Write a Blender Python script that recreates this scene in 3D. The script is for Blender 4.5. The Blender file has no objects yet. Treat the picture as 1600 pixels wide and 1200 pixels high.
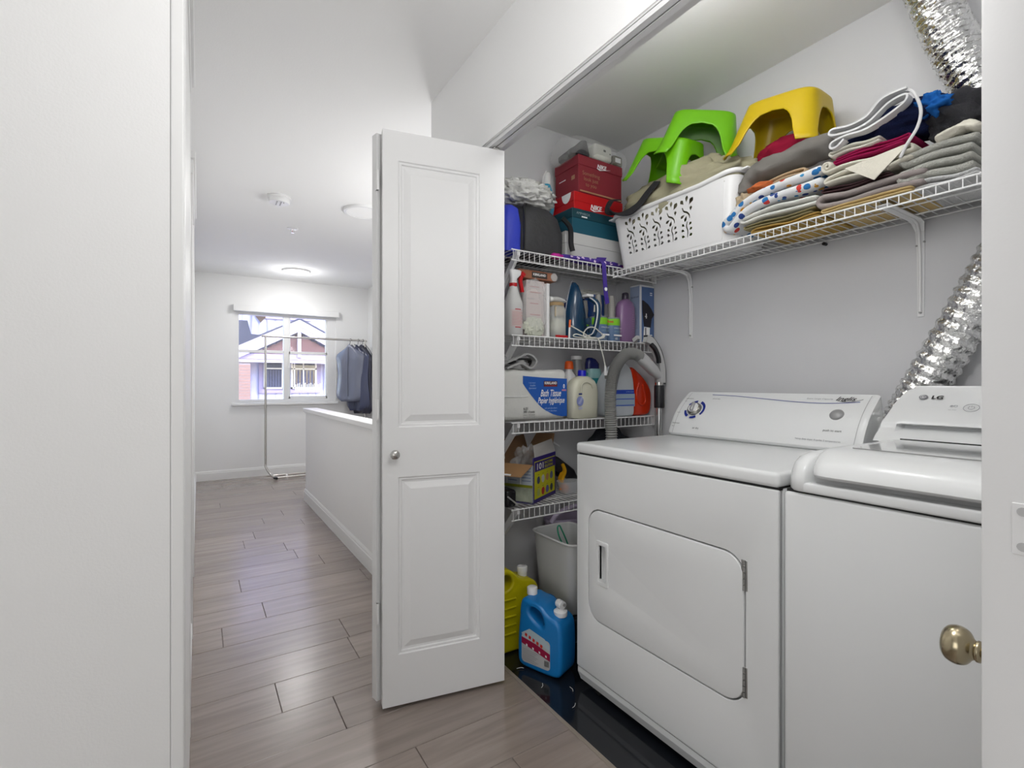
import bpy, bmesh, math, random
from mathutils import Vector, Matrix, noise
random.seed(7)
S = bpy.context.scene
C = S.collection
PI = math.pi
# ------------------------------------------------------------------ camera, world, sun, lights, exposure
cam = bpy.data.cameras.new('camera'); co = bpy.data.objects.new('camera', cam); C.objects.link(co)
co.location = (0, 0, 1.13)
co.rotation_euler = (PI/2, 0, -math.radians(32.57))
cam.sensor_width = 36; cam.lens = 36*767/1600; cam.clip_start = 0.02; cam.clip_end = 200
S.camera = co
S.view_settings.view_transform = 'Standard'; S.view_settings.look = 'None'
S.view_settings.gamma = 1; S.view_settings.use_curve_mapping = False
S.view_settings.exposure = 0.15
w = bpy.data.worlds.new('sky'); S.world = w; w.use_nodes = True
nt = w.node_tree; bg = nt.nodes['Background']
sky = nt.nodes.new('ShaderNodeTexSky'); sky.sky_type = 'NISHITA'; sky.sun_disc = False
sky.sun_elevation = math.radians(40); sky.sun_rotation = math.radians(150)
nt.links.new(sky.outputs[0], bg.inputs[0]); bg.inputs[1].default_value = 1.0
sd = bpy.data.lights.new('sun', 'SUN'); sd.energy = 3.6; sd.angle = 0.01; sd.color = (1, .96, .92)
so = bpy.data.objects.new('sun', sd); C.objects.link(so); so.rotation_euler = (math.radians(52), 0, math.radians(-25))
def area(x, y, z, size, power, shape='DISK', rot=(0, 0, 0), col=(1, .985, .965)):
    l = bpy.data.lights.new('lamp_and_fill_area', 'AREA'); l.shape = shape; l.size = size; l.energy = power; l.color = col  # shared by the seen ceiling lights and the added fill panel
    o = bpy.data.objects.new('lamp_and_fill_area', l); C.objects.link(o); o.location = (x, y, z); o.rotation_euler = rot
    return o
def point(x, y, z, power, r):
    l = bpy.data.lights.new('lamp_and_fill_point', 'POINT'); l.shadow_soft_size = r; l.energy = power; l.color = (1, .995, .985)  # shared by the far ceiling light and the added unseen lights
    o = bpy.data.objects.new('lamp_and_fill_point', l); C.objects.link(o); o.location = (x, y, z)
point(0.95, 6.10, 2.26, 4.5, .10)
area(0.95, 6.10, 2.395, .26, 5)
area(1.05, 3.72, 2.395, .25, 12)
point(1.50, 3.00, 1.75, 18, .14)                    # added fill light without a fixture, hidden behind the door leaf
point(0.46, 0.40, 1.92, 14, .16)                    # added unseen light above the frame, brightens hall and closet
point(-1.30, -1.60, 0.80, 12, .35)                  # added fill light in the unseen room behind the camera
wl = area(-2.12, -.75, 1.5, 1.5, 13, 'RECTANGLE', (0, -PI/2, 0), (.97, .985, 1)); wl.data.size_y = 1.5      # added fill panel at that room's side wall, no window there
point(1.16, .95, 2.26, 4.5, .10)                      # added lights to brighten the closet, unseen above the frame
point(1.12, .20, 2.25, 2.2, .10)  # second added closet light, likewise out of view
# ------------------------------------------------------------------ materials
MATS = {}
def mat(name, col, rough=.5, metal=0, bump=0, bscale=60, var=0, vscale=6, emit=None, es=1, trans=0, alpha=1, coat=0, ior=1.45, spec=.5, bstretch=None):
    if name in MATS: return MATS[name]
    m = bpy.data.materials.new(name); m.use_nodes = True; MATS[name] = m
    n = m.node_tree.nodes; L = m.node_tree.links; b = n['Principled BSDF']
    b.inputs['Base Color'].default_value = (*col, 1); b.inputs['Roughness'].default_value = rough
    b.inputs['Metallic'].default_value = metal; b.inputs['IOR'].default_value = ior
    b.inputs['Specular IOR Level'].default_value = spec
    b.inputs['Transmission Weight'].default_value = trans; b.inputs['Alpha'].default_value = alpha
    b.inputs['Coat Weight'].default_value = coat; b.inputs['Coat Roughness'].default_value = .08
    if emit: b.inputs['Emission Color'].default_value = (*emit, 1); b.inputs['Emission Strength'].default_value = es
    if bump or var:
        tc = n.new('ShaderNodeTexCoord')
        src = tc.outputs['Object']
        if bstretch:
            mp = n.new('ShaderNodeMapping'); mp.inputs['Scale'].default_value = bstretch; L.new(src, mp.inputs[0]); src = mp.outputs[0]
    if bump:
        t = n.new('ShaderNodeTexNoise'); t.inputs['Scale'].default_value = bscale; t.inputs['Detail'].default_value = 4
        L.new(src, t.inputs['Vector']); bp = n.new('ShaderNodeBump'); bp.inputs['Strength'].default_value = bump
        bp.inputs['Distance'].default_value = .01; L.new(t.outputs[0], bp.inputs['Height']); L.new(bp.outputs[0], b.inputs['Normal'])
    if var:
        t = n.new('ShaderNodeTexNoise'); t.inputs['Scale'].default_value = vscale; t.inputs['Detail'].default_value = 5
        L.new(src, t.inputs['Vector']); r = n.new('ShaderNodeValToRGB')
        r.color_ramp.elements[0].position = .3; r.color_ramp.elements[1].position = .7
        r.color_ramp.elements[0].color = (*[c*(1-var) for c in col], 1); r.color_ramp.elements[1].color = (*[min(1, c*(1+var)) for c in col], 1)
        L.new(t.outputs[0], r.inputs[0]); L.new(r.outputs[0], b.inputs['Base Color'])
    return m
def ramp_mat(name, maker, rough=.6):
    m = bpy.data.materials.new(name); m.use_nodes = True; MATS[name] = m
    n = m.node_tree.nodes; L = m.node_tree.links; b = n['Principled BSDF']; b.inputs['Roughness'].default_value = rough
    maker(n, L, b); return m
M_wall = mat('wall_paint', (.84, .84, .835), .75, bump=.05, bscale=220)
M_ceil = mat('ceiling_paint', (.87, .87, .865), .9, bump=.06, bscale=160)
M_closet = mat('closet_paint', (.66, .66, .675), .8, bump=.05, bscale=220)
M_trim = mat('trim_paint', (.82, .82, .815), .4)
M_door = mat('door_paint', (.80, .80, .80), .42, bump=.015, bscale=300)
M_appl = mat('appliance_enamel', (.79, .80, .80), .28, coat=.3)
M_appl2 = mat('washer_enamel', (.80, .81, .81), .25, coat=.3)
M_wire = mat('white_wire_coating', (.82, .82, .82), .35)
M_plw = mat('white_plastic', (.80, .80, .80), .35)
M_plg = mat('grey_plastic', (.35, .35, .34), .4)
M_blk = mat('black_plastic', (.015, .015, .018), .35)
M_gap = mat('dark_gap', (.02, .02, .02), .8)
M_chrome = mat('brushed_nickel', (.55, .54, .52), .25, 1)
M_brass = mat('antique_brass', (.42, .36, .24), .22, 1)
M_foil = mat('crinkled_foil', (.85, .85, .84), .16, 1, bump=.9, bscale=45)
M_ink = mat('black_ink', (.02, .02, .02), .5)
M_inkg = mat('grey_ink', (.25, .25, .27), .5)
M_navy = mat('navy_ink', (.01, .025, .25), .4)
M_white = mat('white_ink', (.85, .85, .85), .5)
M_glass = mat('window_glass', (1, 1, 1), .0, alpha=.08, spec=.5)
def film_mat(name, col, a):
    return mat(name, col, .12, alpha=a, bump=.6, bscale=30)
M_film = film_mat('clear_film', (.9, .9, .9), .2)
def plank_m(n, L, b):
    tc = n.new('ShaderNodeTexCoord'); oi = n.new('ShaderNodeObjectInfo')
    mp = n.new('ShaderNodeMapping'); mp.inputs['Scale'].default_value = (1.2, 14, 14)
    ad = n.new('ShaderNodeVectorMath'); ad.operation = 'ADD'
    L.new(tc.outputs['Object'], mp.inputs[0]); L.new(mp.outputs[0], ad.inputs[0])
    sc = n.new('ShaderNodeMath'); sc.operation = 'MULTIPLY'; sc.inputs[1].default_value = 37; L.new(oi.outputs['Random'], sc.inputs[0]); L.new(sc.outputs[0], ad.inputs[1])
    t = n.new('ShaderNodeTexNoise'); t.inputs['Scale'].default_value = 2.2; t.inputs['Detail'].default_value = 7; t.inputs['Distortion'].default_value = .6
    L.new(ad.outputs[0], t.inputs['Vector'])
    r = n.new('ShaderNodeValToRGB'); r.color_ramp.elements[0].position = .3; r.color_ramp.elements[1].position = .72
    r.color_ramp.elements[0].color = (.235, .188, .162, 1); r.color_ramp.elements[1].color = (.315, .262, .23, 1)
    L.new(t.outputs[0], r.inputs[0])
    hs = n.new('ShaderNodeHueSaturation'); mm = n.new('ShaderNodeMapRange'); mm.inputs[3].default_value = .9; mm.inputs[4].default_value = 1.1
    L.new(oi.outputs['Random'], mm.inputs[0]); L.new(mm.outputs[0], hs.inputs['Value']); L.new(r.outputs[0], hs.inputs['Color']); L.new(hs.outputs[0], b.inputs['Base Color'])
    bp = n.new('ShaderNodeBump'); bp.inputs['Strength'].default_value = .08; bp.inputs['Distance'].default_value = .004; L.new(t.outputs[0], bp.inputs['Height']); L.new(bp.outputs[0], b.inputs['Normal'])
M_plank = ramp_mat('laminate_plank', plank_m, .27)
M_plank.node_tree.nodes['Principled BSDF'].inputs['Coat Weight'].default_value = .45; M_plank.node_tree.nodes['Principled BSDF'].inputs['Coat Roughness'].default_value = .22
def vinyl_m(n, L, b):
    tc = n.new('ShaderNodeTexCoord'); v = n.new('ShaderNodeTexVoronoi'); v.inputs['Scale'].default_value = 260
    L.new(tc.outputs['Object'], v.inputs['Vector']); r = n.new('ShaderNodeValToRGB')
    r.color_ramp.elements[0].position = .0; r.color_ramp.elements[1].position = 1
    r.color_ramp.elements[0].color = (.006, .007, .009, 1); r.color_ramp.elements[1].color = (.014, .016, .022, 1)
    L.new(v.outputs['Color'], r.inputs[0]); L.new(r.outputs[0], b.inputs['Base Color'])
M_vinyl = ramp_mat('black_speckled_vinyl', vinyl_m, .10)
# ------------------------------------------------------------------ mesh helpers
class MB:
    def __init__(s): s.b = bmesh.new()
    def box(s, x0, x1, y0, y1, z0, z1, r=0, seg=2):
        g = bmesh.ops.create_cube(s.b, size=1)
        for v in g['verts']:
            v.co = Vector(((x0+x1)/2+v.co.x*(x1-x0), (y0+y1)/2+v.co.y*(y1-y0), (z0+z1)/2+v.co.z*(z1-z0)))
        if r:
            es = list({e for v in g['verts'] for e in v.link_edges})
            bmesh.ops.bevel(s.b, geom=es, offset=r, segments=seg, affect='EDGES', profile=.5)
        return s
    def rings(s, rings, cap=True, closed=True, loop=False):
        V = [[s.b.verts.new(p) for p in r] for r in rings]
        n = len(V[0]); R = range(len(V)) if loop else range(len(V)-1)
        for i in R:
            a, c = V[i], V[(i+1) % len(V)]
            for j in range(n if closed else n-1):
                s.b.faces.new((a[j], a[(j+1) % n], c[(j+1) % n], c[j]))
        if cap and closed and not loop:
            s.b.faces.new(V[0][::-1]); s.b.faces.new(V[-1])
        return s
    def tube(s, pts, r, n=8, loop=False, rf=None, flat=1):
        pts = [Vector(p) for p in pts]; rs = []; up = None
        for i, p in enumerate(pts):
            if loop: d = pts[(i+1) % len(pts)]-pts[i-1]
            else: d = pts[min(i+1, len(pts)-1)]-pts[max(i-1, 0)]
            d.normalize()
            if up is None:
                up = Vector((0, 0, 1)) if abs(d.z) < .9 else Vector((1, 0, 0))
            u = (up-d*up.dot(d)).normalized(); up = u; v = d.cross(u)
            rr = rf(i) if rf else r
            rs.append([p+(u*math.cos(a)*flat+v*math.sin(a))*rr for a in [2*PI*k/n for k in range(n)]])
        return s.rings(rs, loop=loop)
    def lathe(s, prof, c=(0, 0, 0), n=24, axis='Z', sx=1, sy=1):
        c = Vector(c); rs = []
        for r, h in prof:
            ring = []
            for k in range(n):
                a = 2*PI*k/n; x, y = r*math.cos(a)*sx, r*math.sin(a)*sy
                p = {'Z': (x, y, h), 'X': (h, x, y), 'Y': (x, h, y)}[axis]
                ring.append(c+Vector(p))
            rs.append(ring)
        return s.rings(rs)
    def sl(s, secs, n=32, p=3.0):      # stacked super-ellipse sections (z, cx, cy, hx, hy[, p])
        rs = []
        for q in secs:
            z, cx, cy, hx, hy = q[:5]; e = 2/(q[5] if len(q) > 5 else p); ring = []
            for k in range(n):
                a = 2*PI*k/n; ca, sa = math.cos(a), math.sin(a)
                ring.append(Vector((cx+hx*abs(ca)**e*(1 if ca >= 0 else -1), cy+hy*abs(sa)**e*(1 if sa >= 0 else -1), z)))
            rs.append(ring)
        return s.rings(rs)
    def poly(s, pts, d=None):
        a = [s.b.verts.new(p) for p in pts]
        if d is None: s.b.faces.new(a); return s
        d = Vector(d); c = [s.b.verts.new(Vector(p)+d) for p in pts]; n = len(a)
        s.b.faces.new(a[::-1]); s.b.faces.new(c)
        for i in range(n): s.b.faces.new((a[i], a[(i+1) % n], c[(i+1) % n], c[i]))
        return s
    def sphere(s, c, r, sub=3):
        g = bmesh.ops.create_icosphere(s.b, subdivisions=sub, radius=1)
        r = r if isinstance(r, (tuple, list)) else (r, r, r)
        for v in g['verts']: v.co = Vector((c[0]+v.co.x*r[0], c[1]+v.co.y*r[1], c[2]+v.co.z*r[2]))
        return s
    def blob(s, c, r, amp=.15, fr=3, sub=4, seed=0, floor=None, ridge=False):
        g = bmesh.ops.create_icosphere(s.b, subdivisions=sub, radius=1)
        for v in g['verts']:
            q = v.co*fr+Vector((seed*7.1, seed*3.3, 0))
            d = noise.fractal(q, .8, 2.2, 4) if not ridge else .5-abs(noise.fractal(q, .7, 2.1, 4))*1.6
            k = 1+amp*d
            v.co = Vector((c[0]+v.co.x*r[0]*k, c[1]+v.co.y*r[1]*k, c[2]+v.co.z*r[2]*k))
            if floor is not None and v.co.z < floor: v.co.z = floor+.002*(v.co.z-floor)
        return s
    def xf(s, M):
        bmesh.ops.transform(s.b, matrix=M, verts=s.b.verts[:]); return s
    def build(s, name, m, parent=None, label=None, smooth=None, world=True, mods=None, kind=None):
        bmesh.ops.recalc_face_normals(s.b, faces=s.b.faces[:])
        me = bpy.data.meshes.new(name); 
        if parent is not None and world:
            off = Vector((0, 0, 0)); q = parent
            while q: off += q.location; q = q.parent
            bmesh.ops.translate(s.b, vec=-off, verts=s.b.verts[:])
        s.b.to_mesh(me); s.b.free()
        if smooth is not None:
            me.polygons.foreach_set('use_smooth', [True]*len(me.polygons))
            if smooth < 180: me.set_sharp_from_angle(angle=math.radians(smooth))
        me.materials.append(m)
        o = bpy.data.objects.new(name, me); C.objects.link(o)
        if parent is not None: o.parent = parent
        if label: o['label'] = label
        if kind: o['kind'] = kind
        return o
def tag(o, label=None, cat=None, group=None, kind=None):
    if label: o['label'] = label
    if cat: o['category'] = cat
    if group: o['group'] = group
    if kind: o['kind'] = kind
    return o
def T(name, label, cat, loc, group=None, rz=0):
    o = bpy.data.objects.new(name, None); C.objects.link(o); o.location = loc; o.rotation_euler = (0, 0, rz)
    o.empty_display_size = .05
    return tag(o, label, cat, group)
def struct(name, mb, m, parent=None, smooth=None):
    o = mb.build(name, m, parent, smooth=smooth)
    if parent is None: o['kind'] = 'structure'
    return o
def bez(P, n=10):      # Catmull-Rom through points
    P = [Vector(p) for p in P]; out = []
    for i in range(len(P)-1):
        a, b, c, d = P[max(i-1, 0)], P[i], P[i+1], P[min(i+2, len(P)-1)]
        for k in range(n):
            t = k/n
            out.append(.5*((2*b)+(c-a)*t+(2*a-5*b+4*c-d)*t*t+(3*b-a-3*c+d)*t**3))
    out.append(P[-1]); return out
def cbez(P, n=6):      # closed Catmull-Rom outline, 2D
    out = []; N = len(P)
    for i in range(N):
        a, b, c, d = [Vector(P[(i+j) % N][:2]) for j in (-1, 0, 1, 2)]
        for k in range(n):
            t = k/n; v = .5*((2*b)+(c-a)*t+(2*a-5*b+4*c-d)*t*t+(3*b-a-3*c+d)*t**3); out.append((v.x, v.y))
    return out
def frameM(o, x, y):
    x = Vector(x).normalized(); y = Vector(y).normalized(); z = x.cross(y)
    return Matrix(((x.x, y.x, z.x, o[0]), (x.y, y.y, z.y, o[1]), (x.z, y.z, z.z, o[2]), (0, 0, 0, 1)))
def curve_mesh(loops, ext, bevel=0, res=2):
    cu = bpy.data.curves.new('c', 'CURVE'); cu.dimensions = '2D'; cu.fill_mode = 'BOTH'
    for lp in loops:
        sp = cu.splines.new('POLY'); sp.points.add(len(lp)-1); sp.use_cyclic_u = True
        for k, p in enumerate(lp): sp.points[k].co = (p[0], p[1], 0, 1)
    cu.extrude = max(ext-bevel, 0); cu.bevel_depth = bevel; cu.bevel_resolution = res; cu.offset = -bevel
    o = bpy.data.objects.new('c', cu); me = bpy.data.meshes.new_from_object(o)
    bpy.data.objects.remove(o); bpy.data.curves.remove(cu); return me
def plate(loops, ext, M, bevel=0, res=2):      # filled outline with holes, placed by a frame; an MB
    me = curve_mesh(loops, ext, bevel, res); mb = MB(); mb.b.from_mesh(me); bpy.data.meshes.remove(me)
    bmesh.ops.remove_doubles(mb.b, verts=mb.b.verts[:], dist=1e-5)
    return mb.xf(M)
def txt(s, o, x, y, width, m, parent, name='lettering', height=None, shear=0, bold=0, ext=.0004, label=None, spacing=1):
    cu = bpy.data.curves.new('t', 'FONT'); cu.body = s; cu.align_x = 'CENTER'; cu.align_y = 'CENTER'; cu.size = 1
    cu.shear = shear; cu.offset = bold; cu.resolution_u = 3; cu.space_character = spacing
    ob = bpy.data.objects.new('t', cu); me = bpy.data.meshes.new_from_object(ob)
    bpy.data.objects.remove(ob); bpy.data.curves.remove(cu)
    xs = [v.co.x for v in me.vertices]; ys = [v.co.y for v in me.vertices]
    if not xs: return None
    W = max(xs)-min(xs); H = max(ys)-min(ys); k = width/W; ky = height/H if height else k
    cx, cy = (max(xs)+min(xs))/2, (max(ys)+min(ys))/2
    mb = MB(); mb.b.from_mesh(me); bpy.data.meshes.remove(me)
    for v in mb.b.verts: v.co = Vector(((v.co.x-cx)*k, (v.co.y-cy)*ky, ext))
    mb.xf(frameM(o, x, y))
    return mb.build(name, m, parent, label)
FX, FZ = (1, 0, 0), (0, 0, 1)          # on faces turned to -Y
NY = (0, -1, 0)                        # with FZ: on faces turned to -X
def rrect(x0, x1, y0, y1, r, n=6):
    out = []
    for cx, cy, a0 in ((x1-r, y1-r, 0), (x0+r, y1-r, 90), (x0+r, y0+r, 180), (x1-r, y0+r, 270)):
        for k in range(n+1):
            a = math.radians(a0+90*k/n); out.append((cx+r*math.cos(a), cy+r*math.sin(a)))
    return out
def decal_rect(x0, x1, z0, z1, y, m, parent, name='printed_label', label=None, r=0, face='Y'):
    pts = rrect(x0, x1, z0, z1, r) if r else [(x0, z0), (x1, z0), (x1, z1), (x0, z1)]
    P = [(a, y, b) for a, b in pts] if face == 'Y' else [(y, a, b) for a, b in pts]
    d = (0, .0006, 0) if face == 'Y' else (.0006, 0, 0)
    return MB().poly(P, d).build(name, m, parent, label)
# ------------------------------------------------------------------ setting
H = 2.435; XW = -.037; XF = .91; XB = 1.99; YL = 2.02; YE = 2.12; YW = 6.75; XR = 1.96
fl = struct('floor', MB().box(-2.2, 1.03, -2.5, YE, -.06, -.010).box(XW-.1, .95, YE, 5.1, -.06, -.010).box(XW-.1, 2.0, 5.1, 6.8, -.06, -.010), M_plank)
joints = {1.847: .243, 2.045: .56, 2.243: .57, 2.639: .277, 3.035: .196, 3.431: .546, 3.827: .27, 4.421: .45, 4.619: .62}
cache = {}
def plank(x0, x1, y0):
    key = (round(x1-x0, 3))
    if key not in cache:
        L_ = x1-x0
        o = MB().box(-L_/2+.0008, L_/2-.0008, -.0982, .0982, -.009, 0, r=.0014, seg=1).build('plank', M_plank)
        cache[key] = o.data
    else:
        o = bpy.data.objects.new('plank', cache[key]); C.objects.link(o)
    o.location = ((x0+x1)/2, y0+.099, 0); o.parent = fl
k = 0
y = 1.847-.198*9
while y < YW-.01:
    xa, xb = (XW if y > 1.15 else -1.9), (1.03 if y < 1.83 else (.90 if y < 5.0 else 1.96))
    j = None
    for q in joints:
        if abs(q-y) < .02: j = joints[q]
    if j is None: j = (.15+.37*k) % .9
    cuts = [xa]
    c = j-1.8
    while c < xb:
        if c > xa+.08 and c < xb-.04: cuts.append(c)
        c += 1.2 if y <= 1.15 or y > 5 else 1.8
    cuts.append(xb)
    for a, b in zip(cuts, cuts[1:]): plank(round(a, 3), round(b, 3), y)
    y += .198; k += 1
fc = struct('floor', MB().box(1.03, XB, -.12, YL, -.05, -.004), M_vinyl)
struct('trim_1', MB().box(1.022, 1.036, -.1, 1.86, -.01, .0015), mat('floor_edge_strip', (.28, .24, .2), .5))
st = struct('floor', MB().box(.98, 2.0, YE, 5.1, -1.3, -1.25), M_plank)
struct('ceiling', MB().box(-2.3, 2.1, -2.6, 6.9, H, H+.08), M_ceil)
# hall walls
struct('wall_left', MB().box(-.35, XW, 1.16, 6.8, -.02, H), M_wall)
struct('wall_near_left', MB().box(-2.2, -.044, 1.10, 1.16, -.02, H), M_wall)
struct('trim_2', MB().box(-.0435, -.0225, 1.098, 1.93, -.01, H, r=.003), M_trim)
struct('wall_outer_left', MB().box(-2.3, -2.2, -2.6, 1.16, -.02, H), M_wall)
struct('wall_rear', MB().box(-2.3, 1.1, -2.6, -2.5, -.02, H), M_wall)
wr = MB().box(XF, XF+.09, -2.5, .035, -.02, H).box(XF, XF+.09, 1.83, YE, -.02, H).box(XF, XF+.09, .035, 1.83, 2.035, H)
struct('wall_right', wr, M_wall)
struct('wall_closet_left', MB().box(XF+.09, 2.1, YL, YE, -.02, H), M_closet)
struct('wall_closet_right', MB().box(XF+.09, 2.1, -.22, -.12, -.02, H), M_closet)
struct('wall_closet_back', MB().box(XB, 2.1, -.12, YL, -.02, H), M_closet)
struct('wall_stairs_right', MB().box(XR, 2.1, YE, 6.8, -1.3, H), M_wall)
struct('wall_stairs_front', MB().box(.98, XR, YE-.02, YE, -1.3, -.02).box(.98, XR, 5.1, 5.14, -1.3, -.02), M_wall)
# half wall beside the stairs
hw = struct('wall_half', MB().box(.88, .965, YE, 5.108, -1.3, .86), M_wall)
struct('trim_3', MB().box(.858, .987, YE, 5.13, .86, .895, r=.004).box(.872, .973, YE, 5.115, .845, .86), M_trim)
def baseb(name, x0, x1, y0, y1, side):
    m = MB(); prof = [(0, 0), (.014, 0), (.014, .085), (.010, .09), (.010, .1), (.004, .112), (0, .112)]
    if side == '-x': P = [(x0-a, y0, z) for a, z in prof]; d = (0, y1-y0, 0)
    if side == '+x': P = [(x0+a, y0, z) for a, z in prof]; d = (0, y1-y0, 0)
    if side == '-y': P = [(x0, y0-a, z) for a, z in prof]; d = (x1-x0, 0, 0)
    return struct(name, m.poly(P, d), M_trim)
baseb('baseboard_stairs', .88, 0, YE, 5.122, '-x')
baseb('baseboard_far', XW, XR, YW, 0, '-y')
baseb('baseboard_left', XW, 0, 1.96, 2.55, '+x')
baseb('baseboard_left', XW, 0, 3.55, YW, '+x')
# doorways on the left wall, seen edge-on
def side_door(n, y0, y1):
    d = struct('door_%d' % n, MB().box(XW-.004, XW+.003, y0, y1, 0, 2.04), M_door)
    MB().box(XW, XW+.016, y0-.06, y0, 0, 2.06, r=.003).box(XW, XW+.016, y1, y1+.06, 0, 2.06, r=.003).build('door_casing', M_trim, d, smooth=40)
    MB().box(XW, XW+.018, y0-.07, y1+.07, 2.06, 2.12, r=.002).box(XW, XW+.027, y0-.09, y1+.09, 2.12, 2.15, r=.004).build('door_casing', M_trim, d, smooth=40)
side_door(1, 1.2, 1.87)
side_door(2, 2.65, 3.42)
# far wall with window opening
x0, x1, z0, z1 = .368, 1.539, .90, 2.05
struct('wall_far', MB().box(-.35, x0, YW, YW+.14, -.02, H).box(x1, 2.1, YW, YW+.14, -.02, H).box(x0, x1, YW, YW+.14, -.02, z0).box(x0, x1, YW, YW+.14, z1, H), M_wall)
wn = struct('window_1', MB().box(x0, .411, YW+.02, YW+.09, z0, z1).box(1.435, x1, YW+.02, YW+.09, z0, z1).box(.411, 1.435, YW+.02, YW+.09, 1.975, z1).box(.411, 1.435, YW+.02, YW+.09, z0, .94), mat('window_vinyl', (.82, .82, .82), .4))
MB().box(.905, .965, YW+.015, YW+.095, .94, 1.975, r=.004).build('mullion', M_trim, wn)
MB().box(.411, .905, YW+.03, YW+.08, 1.515, 1.55, r=.003).build('sash_rail', M_trim, wn)
MB().box(.965, 1.435, YW+.03, YW+.08, 1.51, 1.545, r=.003).build('sash_rail', M_trim, wn)
MB().box(1.415, 1.44, YW+.03, YW+.075, .94, 1.975, r=.003).box(.962, .985, YW+.03, YW+.075, .94, 1.975, r=.003).box(.965, 1.435, YW+.03, YW+.075, .94, .975, r=.003).build('sash_frame', M_trim, wn)
MB().box(x0-.03, x1+.02, YW-.045, YW+.02, z0-.03, z0, r=.004).box(x0-.02, x1+.01, YW-.012, YW, z0-.065, z0-.03).build('window_sill', M_trim, wn)
MB().box(x0-.02, x1+.03, YW-.06, YW, 2.005, 2.085, r=.006).build('roller_blind_cassette', M_trim, wn)
for a, b, c, d in ((.411, .905, .94, 1.515), (.411, .905, 1.55, 1.975), (.965, 1.435, .94, 1.51), (.965, 1.435, 1.545, 1.975)):
    MB().box(a, b, YW+.05, YW+.054, c, d).build('pane', M_glass, wn)
# closet opening: track and back ledge line
tr = MB().box(.915, .957, .04, 1.825, 2.028, 2.036).box(.915, .919, .04, 1.825, 2.014, 2.03).box(.953, .957, .04, 1.825, 2.014, 2.03)
tr.box(.919, .9335, .04, 1.825, 2.014, 2.017).box(.9385, .953, .04, 1.825, 2.014, 2.017)
struct('trim_4', tr, mat('track_white', (.66, .66, .66), .35))
tk = T('door_track', 'thin grey metal slot of the folding door track under the closet header', 'track', (.955, .9, 2.012))
MB().box(.933, .939, .05, 1.82, 2.019, 2.020).build('track_slot', M_gap, tk)
MB().lathe([(.006, 2.0), (.006, 2.014)], (.936, 1.60, 0), 12).box(.925, .947, 1.57, 1.66, 2.006, 2.013, r=.002).build('roller_pin', M_chrome, tk)
# ------------------------------------------------------------------ bifold doors
def leaf_mesh(L, z0, z1, t, panels):
    mb = MB(); b = mb.b
    xs = sorted({0, L, *[p[0] for p in panels], *[p[1] for p in panels]}); zs = sorted({z0, z1, *[p[2] for p in panels], *[p[3] for p in panels]})
    P = {(round(p[0], 4), round(p[2], 4)): p for p in panels}
    V = {}
    def v(x, y, z):
        kx = (round(x, 5), round(y, 5), round(z, 5))
        if kx not in V: V[kx] = b.verts.new(kx)
        return V[kx]
    for i in range(len(xs)-1):
        for j in range(len(zs)-1):
            key = (round(xs[i], 4), round(zs[j], 4))
            if key in P:
                x0, x1, z0_, z1_ = P[key]; rings = []
                for ins, dep in ((0, 0), (.003, .0045), (.010, .0045), (.013, .009), (.020, .0095), (.040, .0025), (.043, .0015)):
                    rings.append([v(x0+ins, dep, z0_+ins), v(x1-ins, dep, z0_+ins), v(x1-ins, dep, z1_-ins), v(x0+ins, dep, z1_-ins)])
                for a, c in zip(rings, rings[1:]):
                    for q in range(4): b.faces.new((a[q], a[(q+1) % 4], c[(q+1) % 4], c[q]))
                b.faces.new(rings[-1])
            else:
                b.faces.new((v(xs[i], 0, zs[j]), v(xs[i+1], 0, zs[j]), v(xs[i+1], 0, zs[j+1]), v(xs[i], 0, zs[j+1])))
    B = [v(0, t, z0), v(L, t, z0), v(L, t, z1), v(0, t, z1)]
    b.faces.new(B)
    for x in (0, L):
        col = [v(x, 0, z) for z in zs]; b.faces.new(col+[v(x, t, z1), v(x, t, z0)])
    for z in (z0, z1):
        row = [v(x, 0, z) for x in xs]; b.faces.new(row+[v(L, t, z), v(0, t, z)])
    return mb
PANELS = [(.053, .349, .979, 1.905), (.053, .349, .190, .806)]
ang = math.atan2(1.572-1.6576, .970-.5325)
bd = T('bifold_door', 'open white two-leaf folding closet door with raised panels and small round knob', 'door', (.5325, 1.6576, .015), rz=0)
bd['kind'] = 'thing'
def place_leaf(mb, name, x, y, a, parent):
    M = Matrix.Translation((x, y, 0)) @ Matrix.Rotation(a, 4, 'Z')
    return mb.xf(M).build(name, M_door, parent)
place_leaf(leaf_mesh(.446, .015, 2.007, .032, PANELS), 'door_leaf', .5325, 1.6576, ang, bd)
lb = leaf_mesh(.446, .022, 2.007, .032, [])
place_leaf(lb, 'door_leaf', .524, 1.698, math.radians(11), bd)
for z in (.33, 1.04, 1.84):
    MB().box(.521, .529, 1.684, 1.708, z-.035, z+.035, r=.001).tube([(.525, 1.695, z-.035), (.525, 1.695, z+.035)], .005, 8).build('hinge', M_trim, bd, smooth=40)
kc = Vector((.5325, 1.6576, .888))+Vector((math.cos(ang), math.sin(ang), 0))*.038
kM = frameM(kc, (math.cos(ang), math.sin(ang), 0), (0, 0, 1))
MB().lathe([(.009, 0), (.009, .003), (.006, .006), (.006, .016), (.013, .02), (.0165, .026), (.0155, .033), (.009, .037), (.001, .038)], n=24).xf(kM).build('knob', M_chrome, bd, smooth=60)
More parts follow.
